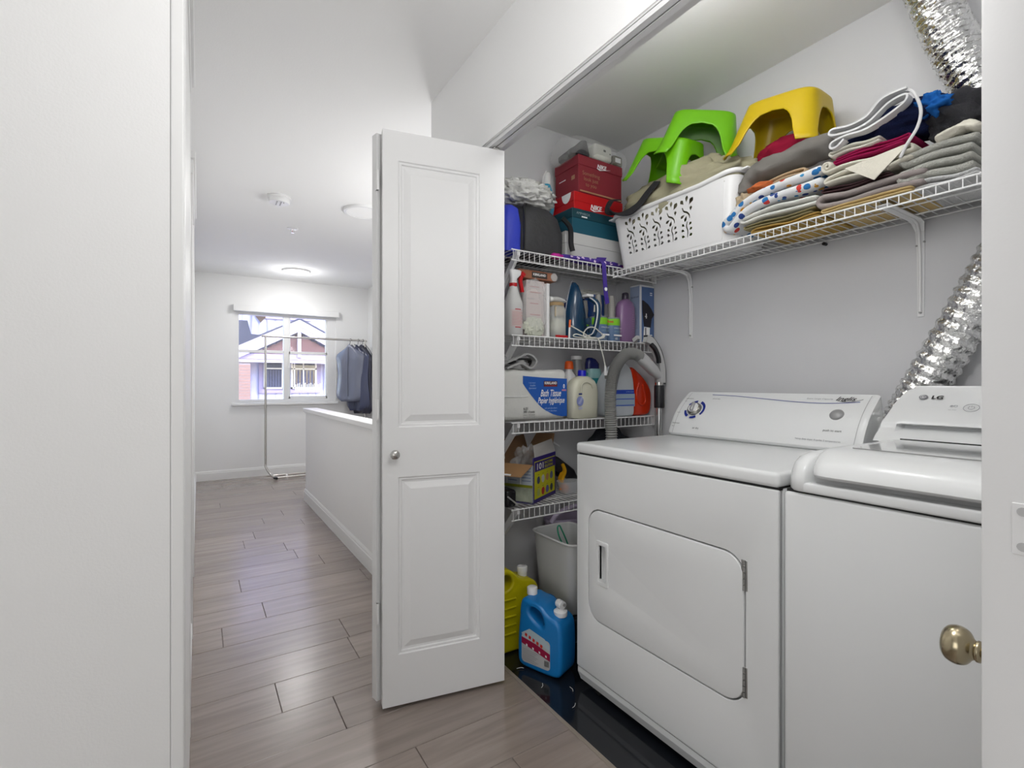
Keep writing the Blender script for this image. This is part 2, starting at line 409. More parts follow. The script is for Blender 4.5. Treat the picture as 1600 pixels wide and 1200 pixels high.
# right-hand folded pair, seen on its end edge
b2 = T('bifold_door', 'folded white closet door at the right edge, seen on its end with a brass knob', 'door', (.535, .131, .015))
b2['kind'] = 'thing'
Mf = Matrix.Translation((.535, .131, 0)) @ Matrix.Rotation(0, 4, 'Z')
MB().box(.535, .981, .0985, .131, .015, 2.007, r=.0022, seg=2).build('door_leaf', M_door, b2, smooth=40)
MB().box(.540, .981, .060, .0925, .015, 2.007, r=.0022, seg=2).build('door_leaf', M_door, b2, smooth=40)
hg = MB().box(.5338, .5352, .085, .1128, .998, 1.038, r=.0004, seg=1).build('hinge', M_door, b2, 'painted hinge plate')
for z in (1.0045, 1.0315):
    MB().lathe([(.0035, .5334), (.0035, .5342)], (0, .1065, z), 14, 'X').build('screw', mat('painted_screw', (.5, .5, .5), .4), hg)
kM = frameM((.609, .131, .882), (-1, 0, 0), (0, 0, 1))
MB().lathe([(.011, 0), (.011, .002), (.0065, .004), (.006, .016), (.0095, .0175), (.0098, .020), (.0085, .0215)]+[(v.x, v.y) for v in bez([(.0100, .0235, 0), (.0155, .0275, 0), (.0178, .034, 0), (.0160, .041, 0), (.0120, .0445, 0)], 8)]+[(.0112, .0442), (.0105, .0443), (.006, .0458), (.001, .046)], n=64).xf(kM).build('knob', M_brass, b2, 'brass knob', smooth=60)
# ------------------------------------------------------------------ ceiling fittings
def disc_light(x, y, r, label, on):
    t = T('ceiling_light', label, 'light', (x, y, H), 'flat round ceiling lights')
    MB().lathe([(r, H), (r, H-.012), (r*.98, H-.018), (r*.88, H-.02), (r*.87, H-.016)], (x, y, 0), 48).build('rim', M_plw, t, smooth=40)
    MB().lathe([(r*.87, H-.014), (r*.86, H-.0175), (.001, H-.018)], (x, y, 0), 48).build('diffuser', on, t, smooth=50)
disc_light(.95, 6.10, .150, 'bright round flat ceiling light nearest the window wall', mat('lamp_diffuser_bright', (.9, .9, .9), .5, emit=(1, .98, .95), es=2.5))
disc_light(1.05, 3.72, .145, 'dim round flat ceiling light partly hidden by the folding door', mat('lamp_diffuser_dim', (.8, .8, .8), .5, emit=(1, .98, .95), es=.12))
sm = T('smoke_detector', 'round white smoke detector on the hall ceiling', 'detector', (.474, 3.765, H))
MB().lathe([(.078, H), (.078, H-.012), (.074, H-.014)], (.474, 3.765, 0), 36).build('base_plate', M_plw, sm, smooth=40)
MB().lathe([(.070, H-.014), (.070, H-.036), (.064, H-.044), (.001, H-.046)], (.474, 3.765, 0), 36).build('cover', M_plw, sm, smooth=40)
MB().box(.455, .462, 3.72, 3.80, H-.0475, H-.0455).box(.48, .487, 3.72, 3.80, H-.0475, H-.0455).build('vent_slots', M_plg, sm)
MB().lathe([(.004, H-.049), (.004, H-.045)], (.50, 3.73, 0), 12).build('indicator', M_plg, sm)
sp = T('sprinkler_head', 'small chrome fire sprinkler in the hall ceiling', 'sprinkler', (.665, 4.463, H))
MB().lathe([(.042, H), (.042, H-.004), (.03, H-.007), (.012, H-.008)], (.665, 4.463, 0), 28).build('escutcheon', M_plw, sp, smooth=40)
MB().tube([(.653, 4.463, H-.006), (.653, 4.463, H-.026), (.665, 4.463, H-.034), (.677, 4.463, H-.026), (.677, 4.463, H-.006)], .0022, 6).build('frame_arms', M_chrome, sp)
MB().lathe([(.014, H-.035), (.014, H-.037)], (.665, 4.463, 0), 16).build('deflector', M_chrome, sp)
MB().lathe([(.002, H-.006), (.002, H-.034)], (.665, 4.463, 0), 8).build('bulb', mat('red_glass', (.5, .05, .03), .2), sp)
# ------------------------------------------------------------------ dryer
DY0, DY1, DX = .662, 1.421, 1.20
dr = T('clothes_dryer', 'white front-loading clothes dryer with blue-ringed dial, left of the washer', 'dryer', (1.55, 1.04, 0))
MB().box(DX+.024, 1.86, DY0, DY1, .03, .87, r=.004).build('cabinet', M_appl, dr, smooth=40)
# front sheet with rounded door hole
def yz(pts): return pts
FM = frameM((DX, 0, 0), (0, -1, 0), (0, 0, 1))      # local x = -Y, local y = Z, faces -X
flip = lambda lp: [(-a, b) for a, b in lp]
dw = rrect(.748, 1.359, .283, .684, .062, 9)
dh = rrect(.752, 1.355, .287, .680, .059, 9)
front = plate([flip(rrect(DY0, DY1, .078, .868, .006)), flip(dw)], .006, Matrix.Translation((.003, 0, 0)) @ FM, bevel=.0025)
front.build('front_panel', M_appl, dr, smooth=50)
MB().poly([(DX+.018, DY0, .02), (DX+.018, DY1, .02), (DX+.018, DY1, .045), (DX+.001, DY1, .07), (DX+.001, DY0, .07), (DX+.018, DY0, .045)][:0] or [(DX+.014, DY0+.002, .022), (DX, DY0+.002, .055), (DX, DY0+.002, .074), (DX+.06, DY0+.002, .074), (DX+.06, DY0+.002, .022)], (0, DY1-DY0-.004, 0)).build('toe_panel', M_appl, dr)
door = plate([flip(dh), flip(rrect(1.262, 1.300, .432, .562, .006, 3))], .008, Matrix.Translation((.0035, 0, 0)) @ FM, bevel=.0035).build('door', M_appl, dr, smooth=50)
hnd = plate([flip(rrect(1.252, 1.311, .420, .576, .006, 3)), flip(rrect(1.262, 1.300, .434, .560, .004, 3))], .004, Matrix.Translation((-.004, 0, 0)) @ FM, bevel=.0018)
hnd.box(DX+.02, DX+.023, 1.255, 1.305, .425, .57)
hnd.box(DX+.0, DX+.02, 1.300, 1.304, .43, .565).box(DX, DX+.02, 1.258, 1.262, .43, .565).box(DX, DX+.02, 1.26, 1.30, .43, .434).box(DX, DX+.02, 1.26, 1.30, .560, .564)
hnd.build('handle', M_appl, door, smooth=50)
for za, zb in ((.592, .672), (.314, .394)):
    hm = MB().box(DX-.0035, DX-.001, .742, .760, za, zb, r=.0008, seg=1)
    for q in range(5): hm.tube([(DX-.005, .751, za+(zb-za)*q/5+.001), (DX-.005, .751, za+(zb-za)*(q+1)/5-.001)], .0034, 8)
    hm.build('hinge', mat('hinge_steel', (.4, .4, .39), .3, .8), dr, smooth=40)
MB().box(DX-.006, 1.865, DY0-.002, DY1+.003, .874, .912, r=.011, seg=4).build('top_panel', M_appl, dr, smooth=50)
MB().box(DX+.006, 1.855, DY0+.004, DY1-.004, .866, .876).build('shadow_gap', M_gap, dr)
for yy in (DY0+.05, DY1-.05): 
    for xx in (1.26, 1.80): MB().lathe([(.018, .001), (.018, .012), (.008, .014), (.008, .035)], (xx, yy, 0), 12).build('foot', M_plg, dr)
# console: curved front face running along Y
def cpt(s, off=0):
    x = 1.705+.135*s-.014*math.sin(PI*s); z = .925+.165*s+.010*math.sin(PI*s)
    dx = .135-.014*PI*math.cos(PI*s); dz = .165+.010*PI*math.cos(PI*s); n = math.hypot(dx, dz)
    return x-dz/n*off, z+dx/n*off
prof = [(1.868, .912), (1.715, .912), (1.707, .918)]+[cpt(s/10) for s in range(11)]+[(1.848, 1.095), (1.853, 1.092), (1.862, 1.06), (1.866, 1.01), (1.868, .95)]
def extrude_y(prof, ya, yb, inset=.006):
    cx = sum(p[0] for p in prof)/len(prof); cz = sum(p[1] for p in prof)/len(prof)
    def sc(k): return [(cx+(p[0]-cx)*k, cz+(p[1]-cz)*k) for p in prof]
    rs = []
    for yy, k in ((ya, .93), (ya+inset*.3, .975), (ya+inset, 1), (yb-inset, 1), (yb-inset*.3, .975), (yb, .93)):
        rs.append([Vector((x, yy, z)) for x, z in sc(k)])
    return MB().rings(rs)
con = extrude_y(prof, .69, DY1, .012).build('control_console', M_appl, dr, smooth=40)
for yy in (1.398, .712):
    rs = [[Vector((p[0], yy+d, p[1])) for p in [cpt(s/10, .0012) for s in range(11)]] for d in (-.0009, .0009)]
    MB().rings(rs, cap=False, closed=False).build('console_seam', mat('seam_grey', (.45, .45, .45), .5), con)
def cfr(y, s, off=.0012):
    a = cpt(s-.02); b = cpt(s+.02); p = cpt(s, off)
    d = Vector((b[0]-a[0], 0, b[1]-a[1])).normalized()
    return (p[0], y, p[1]), (0, -1, 0), d
def ctext(s, y, sv, wid, m=M_inkg, **k):
    o, x, yy = cfr(y, sv); return txt(s, o, x, yy, wid, m, con, **k)
o, x_, y_ = cfr(1.328, .53, .0)
KM = frameM(o, x_, y_)
dial = MB().lathe([(.031, 0), (.031, .004), (.029, .012), (.024, .016), (.023, .0135), (.001, .0135)], n=40).xf(KM).build('timer_dial', mat('dial_grey_ring', (.38, .37, .34), .2, .8), dr, 'grey ringed timer dial', smooth=40)
MB().lathe([(.0225, .013), (.0225, .016), (.001, .0165)], n=32).xf(KM).build('dial_face', M_plw, dial, smooth=40)
MB().box(-.0065, .0065, -.021, .021, .014, .028, r=.003).xf(KM @ Matrix.Rotation(math.radians(8), 4, 'Z')).build('grip', mat('grip_grey', (.42, .42, .42), .3, .3), dial, smooth=50)
def arc_band(a0, a1, r0, r1, M, n=14):
    m = MB(); pts = []
    for k in range(n+1):
        a = math.radians(a0+(a1-a0)*k/n); pts.append((r1*math.cos(a), r1*math.sin(a), .001))
    for k in range(n+1):
        a = math.radians(a1+(a0-a1)*k/n); rr = r0+(r1-r0)*.3*k/n; pts.append((rr*math.cos(a), rr*math.sin(a), .001))
    return m.poly(pts, (0, 0, .0008)).xf(M)
for a0, a1 in ((95, 150), (-35, 70), (190, 240), (262, 300)):
    arc_band(a0, a1, .035, .047, KM).build('dial_marking', M_navy, con)
ctext('automatic', 1.385, .82, .036, m=M_ink); ctext('dry', 1.396, .74, .010); ctext('timed dry', 1.258, .83, .036, m=M_ink)
ctext('automatic', 1.392, .20, .036, m=M_ink); ctext('dry', 1.404, .13, .010); ctext('air dry', 1.29, .12, .030, m=M_ink); ctext('start', 1.398, .44, .016)
ctext('Extra Large Capacity', .862, .90, .085); ctext('push to start', .782, .27, .055, m=M_ink)
ctext('heavy duty dryer 4 cycles 2 temperatures', .82, .10, .14)
ctext('Inglis', .780, .905, .060, m=M_ink, shear=.35, bold=.012, height=.027)
lp = [Vector((*(lambda q: (q[0], yy, q[1]))(cpt(sv, .0015)),)) for yy, sv in bez([(1.29, .95, 0), (1.19, .93, 0), (1.08, .88, 0), (.95, .82, 0), (.86, .80, 0), (.79, .815, 0), (.735, .85, 0)], 6) and [(v.x, v.y) for v in bez([(1.29, .95, 0), (1.19, .93, 0), (1.08, .88, 0), (.95, .82, 0), (.86, .80, 0), (.79, .815, 0), (.735, .85, 0)], 6)]]
MB().tube(lp, .0011, 5).build('blue_line', mat('console_blue', (.10, .12, .36), .4), con)
lp = [Vector((*(lambda q: (q[0], yy, q[1]))(cpt(sv, .0015)),)) for yy, sv in [(v.x, v.y) for v in bez([(.81, .885, 0), (.79, .85, 0), (.76, .85, 0), (.73, .91, 0)], 6)]]
MB().tube(lp, .0006, 5).build('swoosh', M_ink, con)
o, x_, y_ = cfr(.785, .57, 0)
MB().lathe([(.0215, -.001), (.021, .003), (.017, .0065), (.008, .009), (.001, .0095)], n=32).xf(frameM(o, x_, y_)).build('start_button', mat('button_grey', (.33, .33, .33), .35, .2), dr, 'round grey start button', smooth=60)
# ------------------------------------------------------------------ washer
WY0, WY1 = -.035, .652
ws = T('washing_machine', 'white top-loading washing machine with glass lid, right of the dryer', 'washer', (1.55, .3, 0))
MB().box(DX, 1.855, WY0, WY1, .03, .872, r=.010, seg=3).build('cabinet', M_appl2, ws, smooth=50)
MB().box(DX+.006, 1.85, WY0+.006, WY1-.006, .87, .877).build('shadow_gap', M_gap, ws)
for yy in (WY0+.05, WY1-.05):
    for xx in (1.26, 1.80): MB().lathe([(.018, .001), (.018, .012), (.008, .014), (.008, .035)], (xx, yy, 0), 12).build('foot', M_plg, ws)
# cover: left cheek, front lip and rear deck
cp = [(1.855, .876), (1.199, .876), (1.193, .882), (1.193, .905), (1.198, .925), (1.212, .945), (1.235, .958), (1.27, .965), (1.855, .965)]
def ring_y(prof, ys): 
    rs = []
    for yy, ins in ys:
        rs.append([Vector((x if x > 1.8 else x+ins*.6, yy, .876+(z-.876)*(1-ins*2.6) if z > .88 else z)) for x, z in prof])
    return MB().rings(rs)
chk = ring_y(cp, [(WY1-.0, .13), (WY1-.004, .07), (WY1-.012, .03), (WY1-.024, .008), (WY1-.036, 0), (.603, 0), (.596, .01)])
cover = chk.build('top_cover', M_appl2, ws, smooth=60)
MB().box(1.194, 1.28, WY0, .605, .876, .899, r=.005, seg=3).build('front_lip', M_appl2, ws, smooth=50)
MB().box(1.232, 1.66, WY0, .600, .885, .935).build('lid_recess', mat('recess_white', (.6, .6, .6), .4), ws)
MB().box(1.64, 1.855, WY0, .62, .93, .968, r=.003).build('rear_deck', M_appl2, ws, smooth=50)
lpf = [(1.66, .955), (1.66, .974), (1.30, .977), (1.262, .974), (1.228, .965), (1.203, .95), (1.188, .932), (1.185, .921), (1.192, .914), (1.21, .913), (1.26, .925), (1.30, .94)]
rs = []
for yy, q in ((.594, .55), (.590, .75), (.580, .90), (.566, .97), (.548, 1), (WY0, 1)):
    rs.append([Vector((x if x > 1.5 else 1.30+(x-1.30)*q, yy, .948+(z-.948)*(q*.3+.7))) for x, z in lpf])
lid = MB().rings(rs).build('lid', M_appl2, ws, smooth=50)
MB().poly([(1.305, WY0+.02, .9775), (1.305, .545, .9775), (1.632, .560, .9755), (1.632, WY0+.02, .9755)], (0, 0, .002)).build('glass_panel', mat('smoked_lid_glass', (.34, .34, .34), .06, coat=1), lid, 'glossy grey glass lid panel')
MB().box(1.634, 1.639, WY0, .566, .972, .979).build('lid_gap', M_gap, lid)
# washer console
def wp(s, off=0):
    P = [(1.655, .966), (1.668, .985), (1.700, 1.003), (1.722, 1.010), (1.712, 1.022), (1.775, 1.060), (1.822, 1.098), (1.842, 1.117)]
    return P
def wcons(yl, r0):
    P = [(1.655, .966), (1.672, .982), (1.712, .997), (1.738, 1.004), (1.742, 1.010), (1.712, 1.016), (1.714, 1.022), (1.78, 1.066), (1.828, 1.104), (1.848, 1.119), (1.85, 1.124), (1.856, 1.123), (1.862, 1.11), (1.862, .966)]
    rs = []
    return P
P = wcons(0, 0); rs = []
rs.append([Vector((x, WY0, z)) for x, z in P]); rs.append([Vector((x, .592, z)) for x, z in P])
P2 = [(1.655, .966), (1.668, .978), (1.69, .993), (1.70, 1.002), (1.705, 1.008), (1.708, 1.014), (1.712, 1.020), (1.778, 1.064), (1.826, 1.102), (1.846, 1.117), (1.85, 1.122), (1.856, 1.121), (1.862, 1.11), (1.862, .966)]
rs.append([Vector((x, .600, z)) for x, z in P2])
for yy, zc in ((.612, 1.112), (.622, 1.098), (.632, 1.07), (.638, 1.03), (.640, .985)):
    rs.append([Vector((x+.001, yy, min(z, zc+(x-1.85)*.02))) if z <= zc else Vector((min(x, 1.655+(zc-.966)*1.24) if x < 1.85 else x, yy, zc)) for x, z in P2])
wc = MB().rings(rs).build('control_console', M_appl2, ws, smooth=35)
wd = Vector((.066, 0, .044+.0)).normalized()
def wfr(y, s, off=.0022):
    x = 1.714+(1.828-1.714)*s; z = 1.022+(1.104-1.022)*s
    d = Vector((.114, 0, .082)).normalized()
    return Vector((x-d.z*off, y, z+d.x*off)), (0, -1, 0), d
o, x_, y_ = wfr(.535, .82); txt('LG', o, x_, y_, .026, M_ink, wc, bold=.03, name='logo_lettering')
o, x_, y_ = wfr(.568, .82); lm = frameM(o, x_, y_)
lg = MB().lathe([(.0105, 0), (.0105, .0012), (.001, .0014)], n=28).xf(lm).build('logo_disc', M_inkg, wc)
MB().tube([(.0065*math.cos(math.radians(a)), .0065*math.sin(math.radians(a)), .002) for a in range(60, 361, 20)]+[(.001, 0, .002)], .0007, 4).xf(lm).build('logo_ring', M_white, wc)
MB().box(-.0018, -.0008, -.0035, .0035, .0014, .0022).box(-.0018, .0015, -.0035, -.0026, .0014, .0022).box(-.0045, -.0032, .0015, .0028, .0014, .0022).xf(lm).build('logo_strokes', M_white, wc)
o, x_, y_ = wfr(.452, .50); pm = frameM(o, x_, y_)
MB().tube([(.0165*math.cos(a/24*2*PI), .0165*math.sin(a/24*2*PI), .0005) for a in range(24)], .0006, 5, loop=True).xf(pm).build('power_button', M_inkg, wc)
MB().tube([(.0065*math.cos(math.radians(a)), .0065*math.sin(math.radians(a)), .0005) for a in range(120, 421, 15)], .0006, 4).xf(pm).tube([pm @ Vector((0, .003, .0005)), pm @ Vector((0, .009, .0005))], .0006, 4).build('power_symbol', M_inkg, wc)
o, x_, y_ = wfr(.490, .42); txt('tub clean', o, x_, y_, .018, M_inkg, wc)
o, x_, y_ = wfr(.486, .54); sy = frameM(o, x_, y_)
MB().tube([(.004*math.cos(a/12*2*PI), .004*math.sin(a/12*2*PI), .0005) for a in range(12)], .0005, 4, loop=True).box(-.012, -.006, -.003, -.0022, 0, .0008).box(-.012, -.006, 0, .0008, 0, .0008).box(-.011, -.0065, .0025, .0033, 0, .0008).xf(sy).build('cycle_symbol', M_inkg, wc)
# ------------------------------------------------------------------ wire shelves
def wire_shelf(name, label, cat, ax, a0, a1, b0, b1, z, lip, group, pitch=.0275, brace=True):
    """ax 'x': runs along X from a0..a1, front at Y=b0, wall at b1; ax 'y': runs along Y, front at X=b0, wall at X=b1"""
    P = (lambda a, b, z: (a, b, z)) if ax == 'x' else (lambda a, b, z: (b, a, z))
    t = T(name, label, cat, P((a0+a1)/2, b0, z), group)
    for zz, nm in ((z, 'front_rail'), (z-lip, 'lower_rail')):
        MB().tube([P(a0, b0, zz), P(a1, b0, zz)], .0030, 8).build(nm, M_wire, t, smooth=60)
    MB().tube([P(a0, b1-.008, z-.003), P(a1, b1-.008, z-.003)], .0028, 6).build('back_rail', M_wire, t, smooth=60)
    for f in (.36, .70):
        MB().tube([P(a0, b0+(b1-b0)*f, z-.006), P(a1, b0+(b1-b0)*f, z-.006)], .0026, 6).build('support_rail', M_wire, t, smooth=60)
    mb = MB(); n = int((a1-a0)/pitch)
    for k in range(n+1):
        a = a0+.006+(a1-a0-.012)*k/n
        mb.tube([P(a, b0-.001, z-lip), P(a, b0-.001, z-.004), P(a, b0+.004, z+.0015), P(a, b1-.006, z+.0005)], .0016, 5)
    mb.build('cross_wires', M_wire, t, kind='stuff')
    for zz in (z, z-lip):
        e = P(a0, b0, zz); MB().sphere(e, .0045, 1).build('end_cap', M_wire, t)
    if brace and ax == 'x':
        xx = a0+.035
        MB().poly([(xx-.006, b0+.002, z-.002), (xx+.008, b0+.002, z-.002), (xx+.008, b0+.02, z-.004), (xx+.008, b1-.002, z-.285), (xx+.008, b1-.002, z-.31), (xx-.006, b1-.002, z-.31)][:0] or [(xx-.007, b0+.002, z+.002), (xx-.007, b0+.024, z+.002), (xx-.007, b1-.002, z-.285), (xx-.007, b1-.002, z-.31), (xx-.007, b0+.002, z-.02)], (.014, 0, 0)).build('support_brace', M_wire, t)
        # wall clip at right end
        MB().box(a1-.014, a1, b0-.006, b0+.016, z-lip-.006, z+.004, r=.002).build('end_bracket', M_wire, t)
    return t
gsh = 'wire shelves on the closet left wall'
SZ = [1.694, 1.335, .966, .600]
wire_shelf('wire_shelf', 'topmost white wire shelf on the left closet wall, under the shoe boxes', 'shelf', 'x', 1.105, 1.985, 1.73, 2.018, SZ[0], .044, gsh)
wire_shelf('wire_shelf', 'white wire shelf holding the iron and spray bottle', 'shelf', 'x', 1.105, 1.985, 1.73, 2.018, SZ[1], .044, gsh)
wire_shelf('wire_shelf', 'white wire shelf holding the bath tissue pack and detergent jugs', 'shelf', 'x', 1.105, 1.985, 1.73, 2.018, SZ[2], .044, gsh)
wire_shelf('wire_shelf', 'lowest white wire shelf holding the opened cardboard box', 'shelf', 'x', 1.105, 1.985, 1.73, 2.018, SZ[3], .044, gsh)
MZ = 1.667
wire_shelf('wire_shelf', 'long white wire shelf on the back wall above the machines', 'shelf', 'y', .412, 1.728, 1.68, 1.985, MZ, .026, None, brace=False)
def shelf_bracket(y, label):
    t = T('shelf_bracket', label, 'bracket', (XB, y, 1.35), 'pressed steel brackets under the long shelf')
    zt = MZ-.010
    def strip(w0, w1, th, dx):
        P = [(1.70, zt), (1.93, zt), (1.962, zt-.006), (1.978, zt-.03), (XB-.004, zt-.10), (XB-.004, 1.35)]
        rs = []
        n = len(P)
        for i, (x, z) in enumerate(P):
            hw = w0+(w1-w0)*(i/(n-1)) if i > 2 else w0
            if i == n-1: hw = w1
            rs.append([Vector((x+dx, y-hw, z)), Vector((x+dx, y+hw, z)), Vector((x+th+dx if i > 2 else x+dx, y+hw, z+(th if i <= 2 else 0))), Vector((x+th+dx if i > 2 else x+dx, y-hw, z+(th if i <= 2 else 0)))])
        return MB().rings(rs)
    strip(.017, .0085, .003, 0).build('arm', M_wire, t)
    rb = []
    P = [(1.72, zt-.001), (1.925, zt-.001), (1.956, zt-.008), (1.972, zt-.034), (XB-.008, zt-.11), (XB-.008, 1.365)]
    MB().tube([(x-.002, y, z) for x, z in P], .0045, 8).build('rib', M_wire, t, smooth=60)
    for yy, zz in ((y+.010, zt-.075), (y-.010, zt-.065), (y, 1.362)):
        MB().lathe([(.0032, XB-.0125 if yy == y else XB-.0085), (.0032, XB-.004)], (0, yy, zz), 10, 'X').build('screw', M_plg, t)
shelf_bracket(1.52, 'white steel shelf bracket on the grey wall below the laundry basket')
shelf_bracket(.632, 'white steel shelf bracket beside the silver duct')
for yy, zz in ((.92, 1.655),):
    MB().lathe([(.006, XB-.02), (.006, XB)], (0, yy, zz), 10, 'X').build('shelf_clip', M_blk)
o = bpy.data.objects['shelf_clip']; tag(o, 'small black peg on the wall under the long shelf', 'peg')
# ------------------------------------------------------------------ foil duct
dt = T('foil_duct', 'crinkled silver foil dryer duct bending up the back wall behind the washer', 'duct', (1.9, .6, 1.0))
cl = bez([(1.928, .70, .92), (1.928, .615, 1.10), (1.928, .47, 1.40), (1.926, .362, 1.66), (1.926, .378, 1.78), (1.926, .485, 2.03), (1.926, .555, 2.23), (1.926, .61, 2.434)], 90)
def dr_(i):
    return .058+.0042*math.cos(i*2*PI/7)+.003*noise.noise(Vector((i*.13, 3, 0)))
def duct():
    m = MB(); pts = cl; rs = []; up = Vector((1, 0, 0)); n = 64
    for i, p in enumerate(pts):
        d = (pts[min(i+1, len(pts)-1)]-pts[max(i-1, 0)]).normalized(); u = (up-d*up.dot(d)).normalized(); v = d.cross(u); ring = []
        for k in range(n):
            a = 2*PI*k/n; r = .0590+.0032*math.cos((i+k/n*9)*2*PI/9)
            r += .0040*noise.fractal(Vector((i*.22, math.cos(a)*7, math.sin(a)*7)), .8, 2.3, 4)
            ring.append(p+(u*math.cos(a)+v*math.sin(a))*r)
        rs.append(ring)
    return m.rings(rs)
duct().build('foil_sleeve', M_foil, dt, smooth=35)
MB().tube([cl[4], cl[9]], .066, 28).build('clamp_collar', M_foil, dt, smooth=60)
# ------------------------------------------------------------------ laundry basket with cut-out vines
def leafshape(cx, cy, L, wd, a, n=11):
    a = math.radians(a); pts = []
    for k in range(n+1):
        t = k/n; pts.append((t*L*1.08, 1.25*wd*math.sin(PI*t**1.7)))
    for k in range(1, n):
        t = 1-k/n; pts.append((t*L*1.08, -1.25*wd*math.sin(PI*t**1.7)*.85))
    return [(cx+x*math.cos(a)-y*math.sin(a), cy+x*math.sin(a)+y*math.cos(a)) for x, y in pts]
def ribbon(P, wd):
    P = bez([(a, b, 0) for a, b in P], 4); L_, R_ = [], []
    for i, p in enumerate(P):
        d = (P[min(i+1, len(P)-1)]-P[max(i-1, 0)]).normalized(); k = wd*(.35+.65*math.sin(PI*(.12+.8*i/(len(P)-1))))
        L_.append((p.x-d.y*k, p.y+d.x*k)); R_.append((p.x+d.y*k, p.y-d.x*k))
    return L_+R_[::-1]
def vine():
    k = []
    k += [leafshape(.000, .168-.020, .026, .0058, 80), leafshape(-.010, .143, .024, .0065, 125), leafshape(.010, .134, .032, .0075, 55)]
    k += [ribbon([(-.018, .134), (-.012, .118), (.002, .110), (.012, .098), (.014, .084)], .0034)]
    k += [leafshape(.018, .110, .020, .005, 80), leafshape(-.006, .104, .022, .0052, 205), leafshape(.002, .100, .026, .0052, 245)]
    k += [ribbon([(.004, .074), (-.001, .056), (.004, .036), (.002, .010)], .0028)]
    for s_ in (-1, 1):
        k += [leafshape(s_*.008, .056, .017, .0048, 90-s_*50), leafshape(s_*.009, .037, .017, .0048, 90-s_*62), leafshape(s_*.007, .014, .018, .0052, 90-s_*70)]
    return k
bk = T('laundry_basket', 'white plastic laundry basket with leaf-shaped cutouts on the long back shelf', 'basket', (1.82, 1.40, 1.672))
YA, YB = 1.085, 1.735
zb, zt = 1.674, 1.914
motifs = []
for i in range(5):
    for lp in vine(): motifs.append([(-(1.622-i*.079)+a*1.12, .048+b) for a, b in lp])
def lean(v):      # local plane x = -Y, y = height: lean outwards and taper towards the floor
    return v
body = MB()
XFr, XBk = 1.700, 1.945
pan = curve_mesh([rrect(-YB+.055, -YA-.045, .012, .225, .004, 1)]+motifs, .0012)
mb = MB(); mb.b.from_mesh(pan); bmesh.ops.remove_doubles(mb.b, verts=mb.b.verts[:], dist=1e-5)
cyb = (YA+YB)/2
for v in mb.b.verts:
    h = v.co.y; t_ = h/.24; yy = -v.co.x
    v.co = Vector((XFr-.024*t_-v.co.z, cyb+(yy-cyb)*(.90+.10*t_), zb+h))
pm_ = mb.build('front_panel', M_plw, bk)
# shell: side ring except the pierced front stretch
def bring(t_, n=8):
    k = .90+.10*t_; y0_, y1_ = cyb+(YA-cyb)*k, cyb+(YB-cyb)*k; xf, xb = XFr-.024*t_, XBk+.02*t_-.01
    ya, yb_ = cyb+(YA+.045-cyb)*k, cyb+(YB-.055-cyb)*k
    r = .045; P = [(xf, ya)]
    for cx, cy, a0, a1 in ((xf+r, y0_+r, 180, 270), (xb-r, y0_+r, 270, 360), (xb-r, y1_-r, 0, 90), (xf+r, y1_-r, 90, 180)):
        for q in range(n+1):
            a = math.radians(a0+(a1-a0)*q/n); P.append((cx+r*math.cos(a), cy+r*math.sin(a)))
    P.append((xf, yb_)); return P
hs = [0, .004, .012, .05, .1, .15, .19, .225, .24]
rs = [[Vector((x if h > .006 else XFr+.01+(x-XFr-.01)*.95, y_, zb+h)) for x, y_ in bring(h/.24)] for h in hs]
sh = MB().rings(rs, cap=False, closed=False)
b0 = bring(0); sh.poly([(x, y_, zb+.003) for x, y_ in b0])
for ha, hb in ((0, .012), (.225, .24)):
    A, B = bring(ha/.24), bring(hb/.24)
    sh.poly([(A[-1][0], A[-1][1], zb+ha), (A[0][0], A[0][1], zb+ha), (B[0][0], B[0][1], zb+hb), (B[-1][0], B[-1][1], zb+hb)])
o = sh.build('body', M_plw, bk, smooth=40)
R1 = bring(1.0)
rim = [Vector((x, y_, zb+.243+.016*max(0, (abs(y_-cyb)/(.32))-.55))) for x, y_ in R1]
# dense rim
rimp = []
for i in range(len(rim)):
    a, b_ = rim[i], rim[(i+1) % len(rim)]; nn = 10 if (b_-a).length > .1 else 1
    for q in range(nn):
        p = a.lerp(b_, q/nn); p.z = zb+.243+.030*max(0, abs(p.y-cyb)/.33-.5); rimp.append(p)
MB().tube(rimp, .010, 8, loop=True, flat=1).build('rim', M_plw, bk, smooth=60)
MB().box(1.70, 1.93, YB-.01, YB+.045, zb+.255, zb+.263, r=.004).build('handle_ledge', M_plw, bk, smooth=60)
MB().box(1.70, 1.93, YA-.032, YA+.012, zb+.252, zb+.260, r=.004).build('handle_ledge', M_plw, bk, smooth=60)
